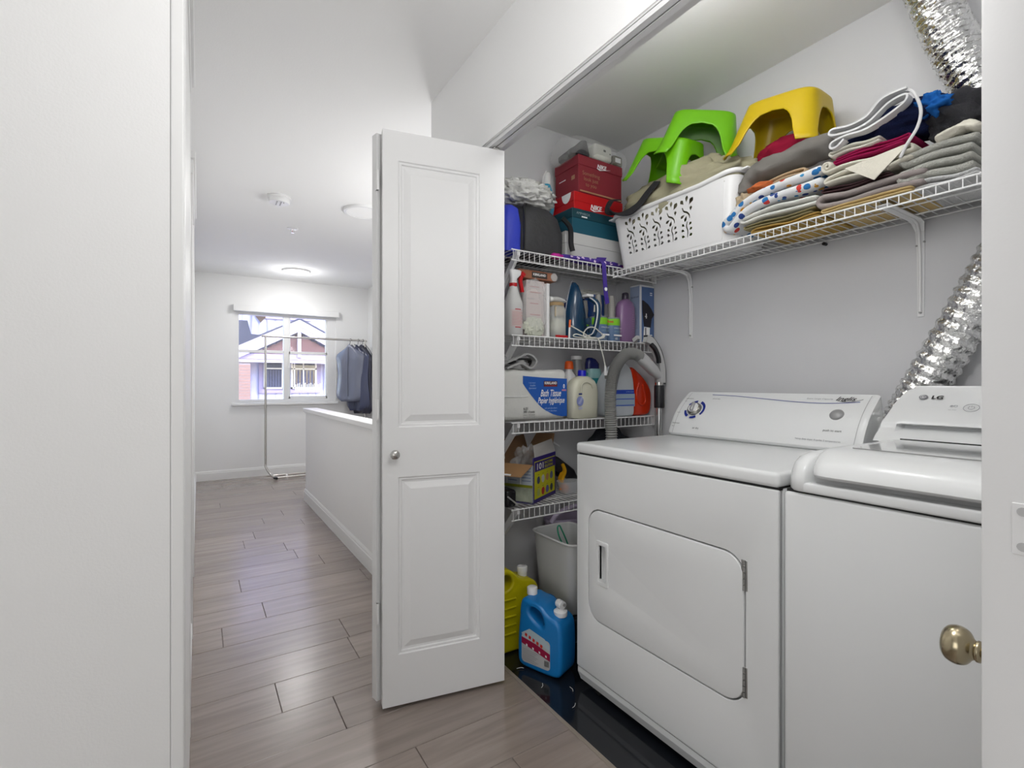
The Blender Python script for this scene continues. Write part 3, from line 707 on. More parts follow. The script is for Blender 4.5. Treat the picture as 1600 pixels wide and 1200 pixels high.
# ------------------------------------------------------------------ cloth helpers
def cloth_mat(name, col, bump=.35, bscale=350, var=.12, vscale=9):
    return mat(name, col, .95, bump=bump, bscale=bscale, var=var, vscale=vscale, spec=.15)
def folded(name, label, m, y0, y1, x0, x1, z0, layers, pitch, th, slope=0, seed=0, wave=.006, group='folded cloths heaped on the long shelf', cat='folded cloth', arch=0, extra_parts=None, roll=False, droop=0):
    """a cloth folded back and forth: serpentine section in YZ, extruded through the shelf depth"""
    rnd = random.Random(seed); P = []
    L = y1-y0
    for i in range(layers):
        ya, yb = (y0, y1) if i % 2 == 0 else (y1, y0)
        ja, jb = rnd.uniform(0, .012)*(1 if i % 2 == 0 else -1), rnd.uniform(0, .012)*(-1 if i % 2 == 0 else 1)
        N = 16
        for k in range(N+1):
            t = k/N; y_ = (ya+ja)+((yb+jb)-(ya+ja))*t; u = (y_-y0)/L
            z_ = z0+pitch*i+slope*(y1-y_)+arch*math.sin(PI*u)+wave*math.sin(u*7+seed+i*.5)*.6-droop*max(0, u-.75)**2*16
            P.append((y_, z_))
        if i < layers-1:
            s_ = 1 if i % 2 == 0 else -1; zc = z0+pitch*(i+.5)+slope*(y1-yb)-droop*(max(0, (yb-y0)/L-.75)**2)*16; yc = yb+jb
            for a in (-60, -30, 0, 30, 60): P.append((yc+s_*pitch*.62*math.cos(math.radians(a)), zc+pitch*.5*math.sin(math.radians(a))+0))
    if roll:
        yc, zc = P[-1]; s_ = 1 if layers % 2 == 1 else -1
        for k in range(1, 22): 
            a = k*.5; r = pitch*.9*(1-k/24); P.append((yc+s_*r*math.sin(a), zc+pitch*.9-r*math.cos(a)))
    mb = MB(); nx = 9; rows = []
    for j in range(nx):
        x = x0+(x1-x0)*j/(nx-1); row = []
        for i, (y_, z_) in enumerate(P):
            q = Vector((x*9+seed, y_*9, z_*25)); dz = noise.noise(q)*.006+noise.noise(q*3)*.002; dx = noise.noise(Vector((y_*14, z_*60, seed)))*.007 if j == 0 else 0
            row.append(mb.b.verts.new((x+dx, y_, z_+dz*(1 if i > 17 else .5))))
        rows.append(row)
    for a, b_ in zip(rows, rows[1:]):
        for i in range(len(a)-1): mb.b.faces.new((a[i], a[i+1], b_[i+1], b_[i]))
    o = mb.build(name, m, smooth=180)
    md = o.modifiers.new('thickness', 'SOLIDIFY'); md.thickness = th; md.offset = 0; md.use_rim = True
    md = o.modifiers.new('soft', 'SUBSURF'); md.levels = 1; md.render_levels = 1
    return tag(o, label, cat, group)
def mound(name, label, m, c, r, amp=.25, fr=2, sub=4, seed=0, floor=None, cat='cloth', group=None, ridge=False):
    return tag(MB().blob(c, r, amp, fr, sub, seed, floor, ridge).build(name, m, smooth=180), label, cat, group)
def pattern_m(n, L, b):
    tc = n.new('ShaderNodeTexCoord')
    v = n.new('ShaderNodeTexVoronoi'); v.inputs['Scale'].default_value = 36; L.new(tc.outputs['Object'], v.inputs['Vector'])
    lt = n.new('ShaderNodeMath'); lt.operation = 'LESS_THAN'; lt.inputs[1].default_value = .40; L.new(v.outputs['Distance'], lt.inputs[0])
    sp_ = n.new('ShaderNodeSeparateColor'); L.new(v.outputs['Color'], sp_.inputs[0])
    r = n.new('ShaderNodeValToRGB'); r.color_ramp.interpolation = 'CONSTANT'
    e = r.color_ramp.elements; e[0].color = (.02, .16, .42, 1); e[1].position = .34; e[1].color = (.55, .04, .03, 1)
    for p, c in ((.52, (.02, .05, .22, 1)), (.74, (.60, .30, .03, 1)), (.86, (.04, .26, .50, 1))): q = e.new(p); q.color = c
    L.new(sp_.outputs[0], r.inputs[0])
    mx = n.new('ShaderNodeMix'); mx.data_type = 'RGBA'; mx.inputs[6].default_value = (.66, .67, .68, 1)
    L.new(lt.outputs[0], mx.inputs[0]); L.new(r.outputs[0], mx.inputs[7]); L.new(mx.outputs[2], b.inputs['Base Color'])
M_pat = ramp_mat('printed_cotton', pattern_m, .9)
def dots_m(n, L, b):
    tc = n.new('ShaderNodeTexCoord'); v = n.new('ShaderNodeTexVoronoi'); v.inputs['Scale'].default_value = 30; v.inputs['Randomness'].default_value = .6
    L.new(tc.outputs['Object'], v.inputs['Vector'])
    lt = n.new('ShaderNodeMath'); lt.operation = 'LESS_THAN'; lt.inputs[1].default_value = .25; L.new(v.outputs['Distance'], lt.inputs[0])
    mx = n.new('ShaderNodeMix'); mx.data_type = 'RGBA'; mx.inputs[6].default_value = (.06, .025, .26, 1); mx.inputs[7].default_value = (.75, .6, .8, 1)
    L.new(lt.outputs[0], mx.inputs[0]); L.new(mx.outputs[2], b.inputs['Base Color'])
M_dots = ramp_mat('purple_dotted_cloth', dots_m, .6)
# heap on the long shelf, from the basket to the right
Z0 = MZ+.008
F = folded
F('folded_cloth', 'mustard yellow cloth at the bottom of the heap, right of the basket', cloth_mat('mustard', (.50, .33, .10)), .80, 1.04, 1.69, 1.94, Z0, 2, .010, .007, seed=1)
F('folded_cloth', 'olive tan cloth with folded end under the white cloth', cloth_mat('olive_tan', (.34, .30, .17)), .815, 1.07, 1.69, 1.94, Z0+.022, 2, .011, .006, seed=2)
F('folded_cloth', 'plain white cotton cloth below the printed one', cloth_mat('soft_white', (.70, .70, .66)), .80, 1.07, 1.685, 1.94, Z0+.047, 2, .020, .013, seed=3, arch=.004)
F('folded_cloth', 'white cotton cloth printed with red and blue marks', M_pat, .785, 1.115, 1.672, 1.93, Z0+.086, 2, .036, .030, seed=4, slope=.08, droop=.05)
F('folded_cloth', 'peach cloth with orange folds above the printed cotton', cloth_mat('peach', (.60, .44, .28)), .85, 1.045, 1.70, 1.93, Z0+.150, 3, .013, .008, seed=5)
mound('cloth', 'crumpled beige cloth slumping beside the laundry basket', cloth_mat('beige', (.50, .40, .27)), (1.735, 1.060, 1.800), (.05, .042, .055), .5, 1.6, 4, 3)
mound('cloth', 'small orange cloth tucked into the peach cloth', cloth_mat('orange_cloth', (.55, .15, .05)), (1.705, 1.005, 1.838), (.028, .045, .012), .4, 2, 3, 6)
def towel_roll(name, label, m, P, r, seed, cat='towel', group=None):
    pts = bez(P, 10); n = 24; rs = []
    up = Vector((1, 0, 0)); N = len(pts)
    for i, p in enumerate(pts):
        d = (pts[min(i+1, N-1)]-pts[max(i-1, 0)]).normalized(); u = (up-d*up.dot(d)).normalized(); v = d.cross(u); ring = []
        e = min(i, N-1-i); k_ = min(1, .55+e*.2)
        for k in range(n):
            a = 2*PI*k/n; w_ = 1+.28*noise.noise(Vector((math.cos(a)*1.6, math.sin(a)*1.6+seed, i*.16)))+.10*noise.noise(Vector((math.cos(a)*4, math.sin(a)*4+seed, i*.5)))
            ring.append(p+(u*math.cos(a)*r[0]+v*math.sin(a)*r[1])*w_*k_)
        rs.append(ring)
    return tag(MB().rings(rs).build(name, m, smooth=180), label, cat, group)
M_towel = cloth_mat('grey_terry', (.27, .255, .235), .8, 500)
towel_roll('towel', 'grey terry towel rolled on top of the heap in front of the yellow stool', M_towel, [(1.75, 1.075, 1.845), (1.74, 1.060, 1.885), (1.74, 1.00, 1.905), (1.74, .88, 1.912), (1.74, .76, 1.905)], (.055, .036), 4)
mound('cloth', 'crimson cloth seen through the arch of the yellow stool', cloth_mat('crimson', (.30, .012, .04)), (1.845, 1.00, 2.00), (.05, .10, .05), .25, 1.6, 4, 9)
# second column
F('folded_cloth', 'pale yellow cloth at the bottom near the right bracket', cloth_mat('pale_yellow', (.62, .46, .22)), .545, .790, 1.672, 1.93, Z0, 2, .009, .008, seed=11, wave=.002)
F('folded_cloth', 'taupe towel with deep dark folds above the pale yellow cloth', cloth_mat('taupe', (.32, .28, .27)), .520, .795, 1.675, 1.93, Z0+.024, 2, .026, .019, seed=12, slope=-.03)
F('folded_cloth', 'dark plum cloth squeezed between taupe and cream cloths', cloth_mat('plum', (.09, .05, .055)), .60, .80, 1.690, 1.93, Z0+.068, 2, .008, .006, seed=13, slope=-.02)
F('folded_cloth', 'cream cotton napkins with a rolled end in the middle of the heap', cloth_mat('cream', (.68, .65, .56)), .55, .775, 1.668, 1.93, Z0+.088, 3, .018, .012, seed=14, roll=True)
mt = MB().poly([(1.668, .555, Z0+.128), (1.668, .720, Z0+.115), (1.664, .640, Z0+.052)], (.004, 0, 0)).build('cloth_corner', MATS['cream'])
tag(mt, 'cream napkin corner hanging as a triangle over the taupe towel', 'cloth')
F('folded_cloth', 'magenta cloth folded under the navy garment', cloth_mat('magenta', (.36, .015, .09)), .565, .755, 1.685, 1.93, Z0+.148, 3, .008, .007, seed=15)
F('folded_cloth', 'ivory cloth with round fold left of the magenta cloth', cloth_mat('ivory', (.68, .66, .59)), .625, .765, 1.675, 1.90, Z0+.172, 2, .012, .008, seed=16)
nv = T('garment', 'navy blue garment with white piping and drawstring on top of the heap', 'garment', (1.78, .6, Z0+.19))
MB().blob((1.78, .610, 1.905), (.10, .145, .045), .35, 2.2, 4, 11).build('fabric', cloth_mat('navy_cloth', (.012, .018, .06), .6, 300), nv, smooth=180)
def strap(P, wd, th, m, parent, name, n=8, label=None, up=(1, 0, 0)):
    pts = bez(P, n); rs = []; up = Vector(up)
    for i, p in enumerate(pts):
        d = (pts[min(i+1, len(pts)-1)]-pts[max(i-1, 0)]).normalized(); u = (up-d*up.dot(d)).normalized(); v = d.cross(u)
        rs.append([p+u*wd*a+v*th*b_ for a, b_ in ((-1, -1), (1, -1), (1, 1), (-1, 1))])
    return MB().rings(rs).build(name, m, parent, label, smooth=40)
M_wp = cloth_mat('white_piping', (.66, .66, .66), .2)
strap([(1.672, .560, 1.955), (1.668, .615, 1.950), (1.668, .655, 1.917), (1.668, .700, 1.910), (1.668, .748, 1.918), (1.668, .752, 1.902), (1.668, .70, 1.892), (1.668, .650, 1.898), (1.668, .600, 1.930), (1.668, .560, 1.935), (1.668, .563, 1.915), (1.668, .610, 1.893), (1.668, .66, 1.880), (1.668, .71, 1.884), (1.668, .748, 1.878), (1.668, .752, 1.862), (1.668, .735, 1.860), (1.668, .715, 1.875)], .016, .0028, M_wp, nv, 'piping', label='white cotton piping')
MB().tube(bez([(1.672, .565, 1.955), (1.664, .545, 1.935), (1.660, .528, 1.880), (1.660, .535, 1.835), (1.660, .560, 1.795), (1.662, .575, 1.765)], 8), .0042, 8).build('drawstring', M_wp, nv, smooth=180)
bg_ = T('garment', 'sparkly black garment with bright blue lining beside the silver duct', 'garment', (1.80, .48, 1.78))
MB().blob((1.79, .470, 1.865), (.085, .075, .065), .3, 2, 4, 12).build('fabric', mat('black_sparkle', (.01, .01, .016), .55, bump=.9, bscale=500, spec=.9), bg_, smooth=180)
MB().blob((1.735, .520, 1.905), (.05, .040, .030), .5, 2.4, 4, 13).build('lining', cloth_mat('bright_blue', (.015, .12, .42), .2), bg_, 'bright blue lining', smooth=180)
# third column of white towels
M_tw = cloth_mat('white_terry', (.68, .68, .62), 1, 420)
F('folded_towel', 'lowest off-white towel drooping behind the shelf wires at the right end', cloth_mat('bright_terry', (.76, .76, .76), .8, 300), .415, .560, 1.688, 1.93, Z0, 2, .012, .010, seed=21, cat='towel', group='white towels at the right end of the long shelf')
F('folded_towel', 'thick off-white towel in the middle of the right end stack', M_tw, .415, .575, 1.685, 1.93, Z0+.032, 2, .024, .020, seed=22, cat='towel', group='white towels at the right end of the long shelf')
F('folded_towel', 'upper off-white towel with a frayed fold under the black garment', M_tw, .415, .582, 1.680, 1.93, Z0+.080, 2, .022, .019, seed=23, cat='towel', group='white towels at the right end of the long shelf')
towel_roll('towel', 'cream roll of cloth lying in front of the black garment', MATS['cream'], [(1.70, .505, 1.793), (1.70, .470, 1.800), (1.70, .44, 1.806), (1.70, .415, 1.79)], (.03, .012), 8)
# ------------------------------------------------------------------ children's stools
def stool(name, label, m, loc, rot, sc=1):
    mb = MB(); n = 96; bx, by, tx, ty, h = .135, .17, .090, .125, .19
    def outline(a, hx, hy, p=4.5):
        e = 2/p; c_, s_ = math.cos(a), math.sin(a)
        return hx*abs(c_)**e*(1 if c_ >= 0 else -1), hy*abs(s_)**e*(1 if s_ >= 0 else -1)
    cols = []
    for k in range(n):
        a = 2*PI*k/n; X0, Y0_ = outline(a, 1, 1)
        side = X0 if abs(Y0_) > abs(X0) else Y0_            # position along the side, -1..1
        lim = .62; q = abs(side)/lim
        low = 0 if q >= 1 else h*.70*(1-q**3.2)**.5
        col = []
        for j in range(9):
            z = h*.93-(h*.93-low)*j/8; t_ = 1-z/h; fl_ = .06*max(0, t_-.85)/.15
            x, y_ = outline(a, tx+(bx-tx)*t_, ty+(by-ty)*t_)
            col.append(mb.b.verts.new((x*(1+fl_), y_*(1+fl_), z)))
        cols.append(col)
    for k in range(n):
        A, B = cols[k], cols[(k+1) % n]
        for j in range(8): mb.b.faces.new((A[j], B[j], B[j+1], A[j+1]))
    prev = [c[0] for c in cols]
    for q, z in ((.97, h*.975), (.90, h), (.5, h+.001)):
        cur = []
        for k in range(n):
            x, y_ = outline(2*PI*k/n, tx+.004, ty+.004); cur.append(mb.b.verts.new((x*q, y_*q, z)))
        for k in range(n): mb.b.faces.new((prev[k], cur[k], cur[(k+1) % n], prev[(k+1) % n]))
        prev = cur
    mb.b.faces.new(prev)
    t = T(name, label, 'stool', loc); t.rotation_euler = rot; t.scale = (sc, sc, sc)
    o = mb.build('body', m, t, world=False, smooth=50)
    md = o.modifiers.new('wall', 'SOLIDIFY'); md.thickness = .005; md.offset = -1
    pad = MB().box(-.06, .06, -.09, .09, h, h+.003, r=.0015).build('seat_pad', m, t, world=False)
    return t
stool('plastic_stool', 'yellow plastic child step stool standing on the folded clothes', mat('yellow_plastic', (.56, .40, .002), .35), (1.825, 1.00, 1.975), (math.radians(9), 0, math.radians(2)), 1.0)
stool('plastic_stool', 'lime green plastic child step stool tilted in the laundry basket', mat('green_plastic', (.15, .47, .004), .35), (1.765, 1.495, 2.025), (math.radians(20), math.radians(-6), math.radians(4)), .95)
stool('plastic_stool', 'taller lime green plastic stool behind the tilted green one, corner forward', MATS['green_plastic'], (1.805, 1.36, 2.080), (math.radians(12), math.radians(-6), math.radians(38)), .98)
# things in the basket
kb = T('khaki_garment', 'khaki garment with a charcoal strap heaped in the laundry basket', 'garment', (1.80, 1.45, 1.80))
M_khaki = cloth_mat('khaki', (.33, .31, .21), .15, 200, .1, 12)
MB().blob((1.80, 1.43, 1.935), (.12, .35, .125), .30, 2.0, 5, 21).build('fabric', M_khaki, kb, smooth=180)
strap([(1.715, 1.72, 2.02), (1.675, 1.735, 2.01), (1.655, 1.735, 1.965), (1.652, 1.67, 1.930), (1.652, 1.60, 1.915), (1.652, 1.545, 1.925), (1.670, 1.50, 1.975), (1.70, 1.475, 2.02)], .021, .0025, cloth_mat('charcoal_webbing', (.035, .035, .038)), kb, 'strap', label='charcoal webbing strap', up=(.2, 1, .4))
mound('cloth', 'dark green cloth inside the laundry basket seen through the cutouts', cloth_mat('moss', (.12, .16, .03)), (1.82, 1.28, 1.79), (.09, .15, .09), .2, 2, 4, 23)
# ------------------------------------------------------------------ top left shelf: boxes, bags
s1, s2, s3, s4 = [z+.0035 for z in SZ]
def lidded_box(name, label, m, x0, x1, y0, y1, z0, z1, lid, m2=None, cat='box', group=None, sc=.003):
    t = T(name, label, cat, ((x0+x1)/2, (y0+y1)/2, z0), group)
    MB().box(x0+sc, x1-sc, y0+sc, y1-sc, z0, z1-.002, r=.0015, seg=1).build('body', m, t)
    MB().box(x0, x1, y0, y1, z1-lid, z1, r=.002, seg=1).build('lid', m2 or m, t)
    return t
wb = lidded_box('storage_box', 'plain pale grey cardboard storage box under the teal shoe box', mat('pale_card', (.52, .52, .51), .8), 1.435, 1.86, 1.785, 2.005, s1, 1.843, .055)
tb = lidded_box('shoe_box', 'dark teal shoe box between the white storage box and the red one', mat('teal_card', (.012, .085, .13), .5), 1.487, 1.83, 1.80, 1.995, 1.844, 1.966, .045, mat('dark_teal_card', (.008, .05, .07), .5), group='stacked shoe boxes')
txt('AMPHIBOX', (1.555, 1.7995, 1.945), FX, FZ, .085, mat('silver_ink', (.30, .36, .38), .5), tb)
decal_rect(1.545, 1.580, 1.928, 1.934, 1.7993, M_white, tb)
decal_rect(1.812, 1.828, 1.853, 1.875, 1.4895, M_white, tb, face='X')
decal_rect(1.84, 1.87, 1.852, 1.857, 1.4895, M_white, tb, face='X')
rbx = lidded_box('shoe_box', 'bright red shoe box in the middle of the stack', mat('bright_red_card', (.50, .008, .012), .45), 1.500, 1.82, 1.802, 1.985, 1.967, 2.048, .045, group='stacked shoe boxes')
txt('NIKE', (1.640, 1.8015, 1.990), FX, FZ, .075, M_white, rbx, shear=.25, bold=.03)
MB().poly([(x, 1.8012, z) for x, z in ((1.60, 1.977), (1.625, 1.969), (1.70, 1.984), (1.63, 1.974), (1.615, 1.978))], (0, .0005, 0)).build('logo_swoosh', M_white, rbx)
MB().poly([(1.4995, 1.86+.035*math.cos(math.radians(a)), 2.047-.045*math.sin(math.radians(a))) for a in range(0, 181, 15)], (.0006, 0, 0)).build('thumb_hole', M_white, rbx)
nb = lidded_box('shoe_box', 'large dark red shoe box on top of the stack', mat('dark_red_card', (.25, .022, .035), .55), 1.525, 1.815, 1.80, 1.985, 2.049, 2.228, .048, group='stacked shoe boxes')
txt('NIKE', (1.675, 1.7993, 2.196), FX, FZ, .062, M_white, nb, shear=.25, bold=.03, height=.020)
MB().poly([(x, 1.799, z) for x, z in ((1.64, 2.184), (1.66, 2.176), (1.735, 2.194), (1.67, 2.183), (1.65, 2.186))], (0, .0005, 0)).build('logo_swoosh', M_white, nb)
M_gold = mat('gold_ink', (.40, .20, .11), .5)
txt('Something\nlook just\nto you', (1.605, 1.7993, 2.115), FX, FZ, .11, M_gold, nb)
decal_rect(1.535, 1.81, 2.053, 2.060, 1.7996, M_gold, nb, 'printed_band')
decal_rect(1.90, 1.95, 2.135, 2.139, 1.5272, M_white, nb, face='X'); decal_rect(1.83, 1.855, 2.12, 2.14, 1.5272, M_gold, nb, face='X')
cb = T('clear_bag', 'clear plastic bag with dark shoes and a white tissue parcel on the top shoe box', 'bag', (1.66, 1.88, 2.23))
mb = MB(); rs = []
for (x, dy0, dy1, dz) in ((1.475, 1.83, 1.93, .02), (1.48, 1.80, 1.96, .09), (1.55, 1.79, 1.975, .115), (1.66, 1.79, 1.98, .118), (1.76, 1.79, 1.975, .105), (1.845, 1.80, 1.96, .11), (1.86, 1.84, 1.92, .115)):
    ring = []
    for q in range(20):
        a = 2*PI*q/20; cy, hy = (dy0+dy1)/2, (dy1-dy0)/2
        zb_ = -.045 if x < 1.52 else (.002 if x < 1.83 else -.04)
        yv = cy+hy*math.cos(a)*(1 if True else 1); zv = 2.231+zb_+(dz-zb_)*(.5+.5*math.sin(a))
        nn = noise.noise(Vector((x*25, yv*25, zv*25)))*.006
        ring.append(Vector((x+nn, yv, max(zv+nn, 2.2315 if 1.52 < x < 1.82 else 0))))
    rs.append(ring)
mb.rings(rs).build('film', M_film, cb, smooth=50)
for sx, sy in ((1.56, 1.84), (1.565, 1.92)):
    MB().sl([(2.236, sx, sy, .058, .032, 2.4), (2.252, sx, sy, .060, .034, 2.4), (2.262, sx+.004, sy, .054, .030, 2.4), (2.295, sx+.02, sy, .030, .024, 2.2), (2.315, sx+.028, sy, .018, .018, 2)], 24).build('shoe', mat('dark_shoe_suede', (.05, .05, .055), .85, bump=.3), cb, smooth=60)
MB().box(1.635, 1.755, 1.805, 1.95, 2.236, 2.318, r=.018, seg=3).build('tissue_parcel', mat('tissue_paper', (.62, .62, .57), .8, bump=.5, bscale=40), cb, smooth=50)
MB().box(1.765, 1.83, 1.81, 1.93, 2.236, 2.29, r=.012, seg=3).build('olive_box', mat('olive_card', (.12, .11, .08), .7), cb, smooth=50)
decal_rect(1.775, 1.812, 2.252, 2.275, 1.8085, M_white, cb)
decal_rect(1.69, 1.705, 2.28, 2.29, 1.8035, M_ink, cb); decal_rect(1.73, 1.738, 2.274, 2.279, 1.8035, M_ink, cb)
# blue bottle behind the boxes
bb = T('spray_can', 'pale blue pointed bottle standing left of the dark red shoe box', 'bottle', (1.455, 1.94, 1.96))
MB().sl([(1.962, 1.455, 1.95, .028, .02), (2.0, 1.455, 1.95, .036, .024), (2.06, 1.455, 1.95, .035, .024), (2.11, 1.448, 1.95, .018, .018), (2.125, 1.446, 1.95, .012, .012)], 24, 2.4).build('body', mat('sky_blue_plastic', (.05, .33, .50), .3), bb, smooth=60)
MB().sl([(2.112, 1.448, 1.95, .019, .019), (2.16, 1.450, 1.95, .017, .017), (2.172, 1.455, 1.95, .010, .010)], 20, 2.2).build('cap', M_plw, bb, smooth=60)
MB().tube(bez([(1.432, 1.93, 2.17), (1.412, 1.93, 2.13), (1.408, 1.93, 2.05), (1.414, 1.93, 2.0)], 6), .003, 6).build('hook', M_plw, bb)
mound('plastic_bag', 'crumpled white plastic bag on top of the black and blue bag', mat('white_film', (.62, .62, .60), .35, bump=.8, bscale=35), (1.245, 1.87, 1.985), (.155, .105, .062), .42, 2.6, 5, 31, cat='bag', floor=1.935, ridge=True)
bag = T('cooler_bag', 'black and blue fabric bag under the crumpled white plastic bag', 'bag', (1.29, 1.87, s1))
MB().sl([(s1, 1.300, 1.875, .125, .105, 4), (s1+.02, 1.300, 1.875, .130, .11, 4), (s1+.12, 1.300, 1.875, .132, .112, 4), (s1+.19, 1.298, 1.875, .122, .10, 3), (s1+.225, 1.295, 1.875, .090, .08, 2.6), (s1+.240, 1.29, 1.875, .05, .05, 2)], 40).build('body', mat('black_bag_fabric', (.035, .035, .038), .6, bump=.5, bscale=18), bag, smooth=60)
MB().sl([(s1, 1.135, 1.865, .050, .105, 4), (s1+.12, 1.133, 1.865, .052, .11, 4), (s1+.19, 1.135, 1.865, .046, .10, 3), (s1+.21, 1.14, 1.865, .03, .07, 2.4)], 32).build('side_panel', mat('royal_blue_fabric', (.03, .05, .50), .5, bump=.4, bscale=20), bag, 'royal blue side', smooth=60)
strap([(1.182, 1.752, s1+.01), (1.182, 1.750, s1+.12), (1.19, 1.765, s1+.205), (1.225, 1.80, s1+.232)], .004, .003, M_blk, bag, 'piping')
strap([(1.40, 1.765, s1+.19), (1.440, 1.758, s1+.15), (1.445, 1.757, s1+.08), (1.455, 1.757, s1+.045)], .012, .004, M_blk, bag, 'strap')
# purple dotted folded cloth with hanging strap
um = T('umbrella', 'purple dotted folded umbrella with a hanging strap on the top left shelf', 'umbrella', (1.60, 1.755, s1))
MB().blob((1.575, 1.757, s1+.010), (.225, .026, .016), .35, 3, 4, 41).build('canopy', M_dots, um, smooth=180)
MB().blob((1.36, 1.757, s1+.008), (.035, .022, .013), .3, 2, 3, 42).build('folded_edge', mat('magenta_satin', (.45, .01, .25), .4), um, smooth=180)
MB().blob((1.81, 1.76, s1+.008), (.075, .024, .011), .3, 2, 3, 43).build('folded_edge', mat('plum_satin', (.16, .005, .10), .4), um, smooth=180)
MB().poly([(1.59, 1.752, s1+.008), (1.645, 1.752, s1+.012), (1.66, 1.750, s1+.042), (1.60, 1.750, s1+.036)], (0, .004, 0)).build('flap', MATS['purple_dotted_cloth'], um)
strap([(1.60, 1.742, s1+.012), (1.612, 1.722, s1+.002), (1.617, 1.721, s1-.045), (1.625, 1.722, s1-.11), (1.632, 1.724, s1-.15), (1.643, 1.727, s1-.185)], .0125, .0012, mat('purple_webbing', (.06, .03, .28), .7), um, 'strap', up=(1, 0, 0))
MB().lathe([(.009, 1.7185), (.009, 1.7205)], (1.626, 0, s1-.118), 16, 'Y').build('snap', M_white, um)
# ------------------------------------------------------------------ second shelf
def bottle(name, label, cat, x, y, z, secs, m, p=2.2, n=32, group=None):
    t = T(name, label, cat, (x, y, z), group)
    MB().sl([(z+h_, x, y, a, b_, *( [q] if q else [])) for h_, a, b_, q in secs], n, p).build('body', m, t, smooth=50)
    return t
M_milk = mat('milky_plastic', (.58, .58, .57), .4)
sb = bottle('spray_bottle', 'white spray bottle with red trigger and red-framed label', 'bottle', 1.140, 1.775, s2, [(0, .036, .036, 0), (.006, .040, .040, 0), (.12, .040, .040, 0), (.14, .039, .039, 0), (.205, .018, .018, 0), (.215, .016, .016, 0)], M_milk)
MB().lathe([(.0175, 0), (.0175, .016)], (1.140, 1.775, s2+.208), 24).build('collar', mat('red_plastic', (.48, .004, .008), .35), sb, 'red collar', smooth=40)
MB().sl([(s2+.224, 1.140, 1.775, .014, .012, 3), (s2+.245, 1.142, 1.775, .015, .012, 3), (s2+.262, 1.150, 1.775, .026, .013, 3), (s2+.278, 1.150, 1.775, .030, .012, 3), (s2+.283, 1.148, 1.775, .026, .010, 3)], 24).build('spray_head', M_plw, sb, smooth=60)
strap([(1.168, 1.775, s2+.278), (1.182, 1.775, s2+.262), (1.176, 1.775, s2+.238), (1.182, 1.775, s2+.21), (1.186, 1.775, s2+.19)], .006, .007, MATS['red_plastic'], sb, 'trigger', label='red trigger', up=(0, 1, 0))
strap([(1.180, 1.775, s2+.274), (1.196, 1.775, s2+.262)], .008, .008, MATS['red_plastic'], sb, 'nozzle', label='red nozzle', up=(0, 1, 0))
lab = MB()
def wrap_label(x, y, r, z0, z1, a0, a1, m, parent, name='printed_label', off=.0006, label=None):
    rs = [[Vector((x+(r+o_)*math.cos(math.radians(a0+(a1-a0)*k/12)), y+(r+o_)*math.sin(math.radians(a0+(a1-a0)*k/12)), z)) for k in range(13)] for z, o_ in ((z0, off), (z1, off))]
    return MB().rings(rs, cap=False, closed=False).build(name, m, parent, label)
wrap_label(1.140, 1.775, .040, s2+.030, s2+.110, 215, 325, mat('label_red', (.50, .03, .05), .5), sb)
wrap_label(1.140, 1.775, .040, s2+.034, s2+.106, 220, 320, mat('label_pale', (.60, .50, .49), .5), sb, off=.0012)
for q in range(9): wrap_label(1.140, 1.775, .040, s2+.042+q*.0065, s2+.0432+q*.0065, 232, 285+(q*37) % 25, mat('label_print', (.55, .16, .16), .5), sb, 'print_line', off=.0018)
# shrink wrapped pack with washing powder sachets
wp_ = T('wrapped_package', 'clear-wrapped white box of sachets behind the spray bottle', 'package', (1.265, 1.80, s2))
MB().box(1.225, 1.325, 1.80, 1.84, s2+.001, s2+.255, r=.003).build('card_box', mat('pinkish_card', (.60, .52, .50), .7), wp_)
MB().blob((1.26, 1.786, s2+.13), (.066, .020, .128), .18, 3, 4, 51).build('film', M_film, wp_, smooth=60)
MB().blob((1.255, 1.784, s2+.045), (.052, .013, .042), .3, 6, 4, 52).build('sachets', mat('pale_sachets', (.60, .62, .52), .5), wp_, smooth=60)
txt('NO GMO', (1.225, 1.764, s2+.165), FX, FZ, .035, M_inkg, wp_)
for q, (zz, ww) in enumerate(((.225, .05), (.20, .06), (.15, .045), (.10, .055))): decal_rect(1.245, 1.245+ww, s2+zz, s2+zz+.004, 1.7985, mat('pink_print', (.5, .25, .25), .6), wp_)
MB().box(1.320, 1.336, 1.775, 1.84, s2+.002, s2+.245, r=.003).build('box_edge', M_plw, wp_)
kr = T('snack_carton', 'narrow brown carton with a dark name plate lying on the wrapped package', 'carton', (1.30, 1.84, s2+.262))
MB().box(1.185, 1.392, 1.80, 1.86, s2+.262, s2+.300, r=.003).build('carton', mat('copper_card', (.33, .13, .07), .6), kr)
decal_rect(1.255, 1.340, s2+.268, s2+.294, 1.7992, mat('plate_dark', (.05, .04, .035), .6), kr, 'name_plate'); txt('KIRKLAND', (1.297, 1.7990, s2+.283), FX, FZ, .070, M_white, kr, bold=.03)
MB().lathe([(.018, 1.797), (.018, 1.7995)], (1.378, 0, s2+.281), 24, 'Y').build('round_seal', mat('seal_grey', (.5, .48, .46), .5), kr)
jb = T('jar', 'clear jar of clothes pegs with a cork lid, left of the iron', 'jar', (1.395, 1.80, s2))
MB().sl([(s2+.001, 1.395, 1.80, .036, .034), (s2+.012, 1.395, 1.80, .040, .038), (s2+.13, 1.395, 1.80, .040, .038), (s2+.15, 1.392, 1.80, .035, .033)], 28, 2.6).build('glass', mat('jar_glass', (.8, .82, .8), .08, alpha=.35), jb, smooth=60)
MB().lathe([(.036, .15), (.037, .16), (.034, .165)], (1.391, 1.80, s2), 24).build('lid', mat('cork', (.38, .26, .13), .8), jb, smooth=40)
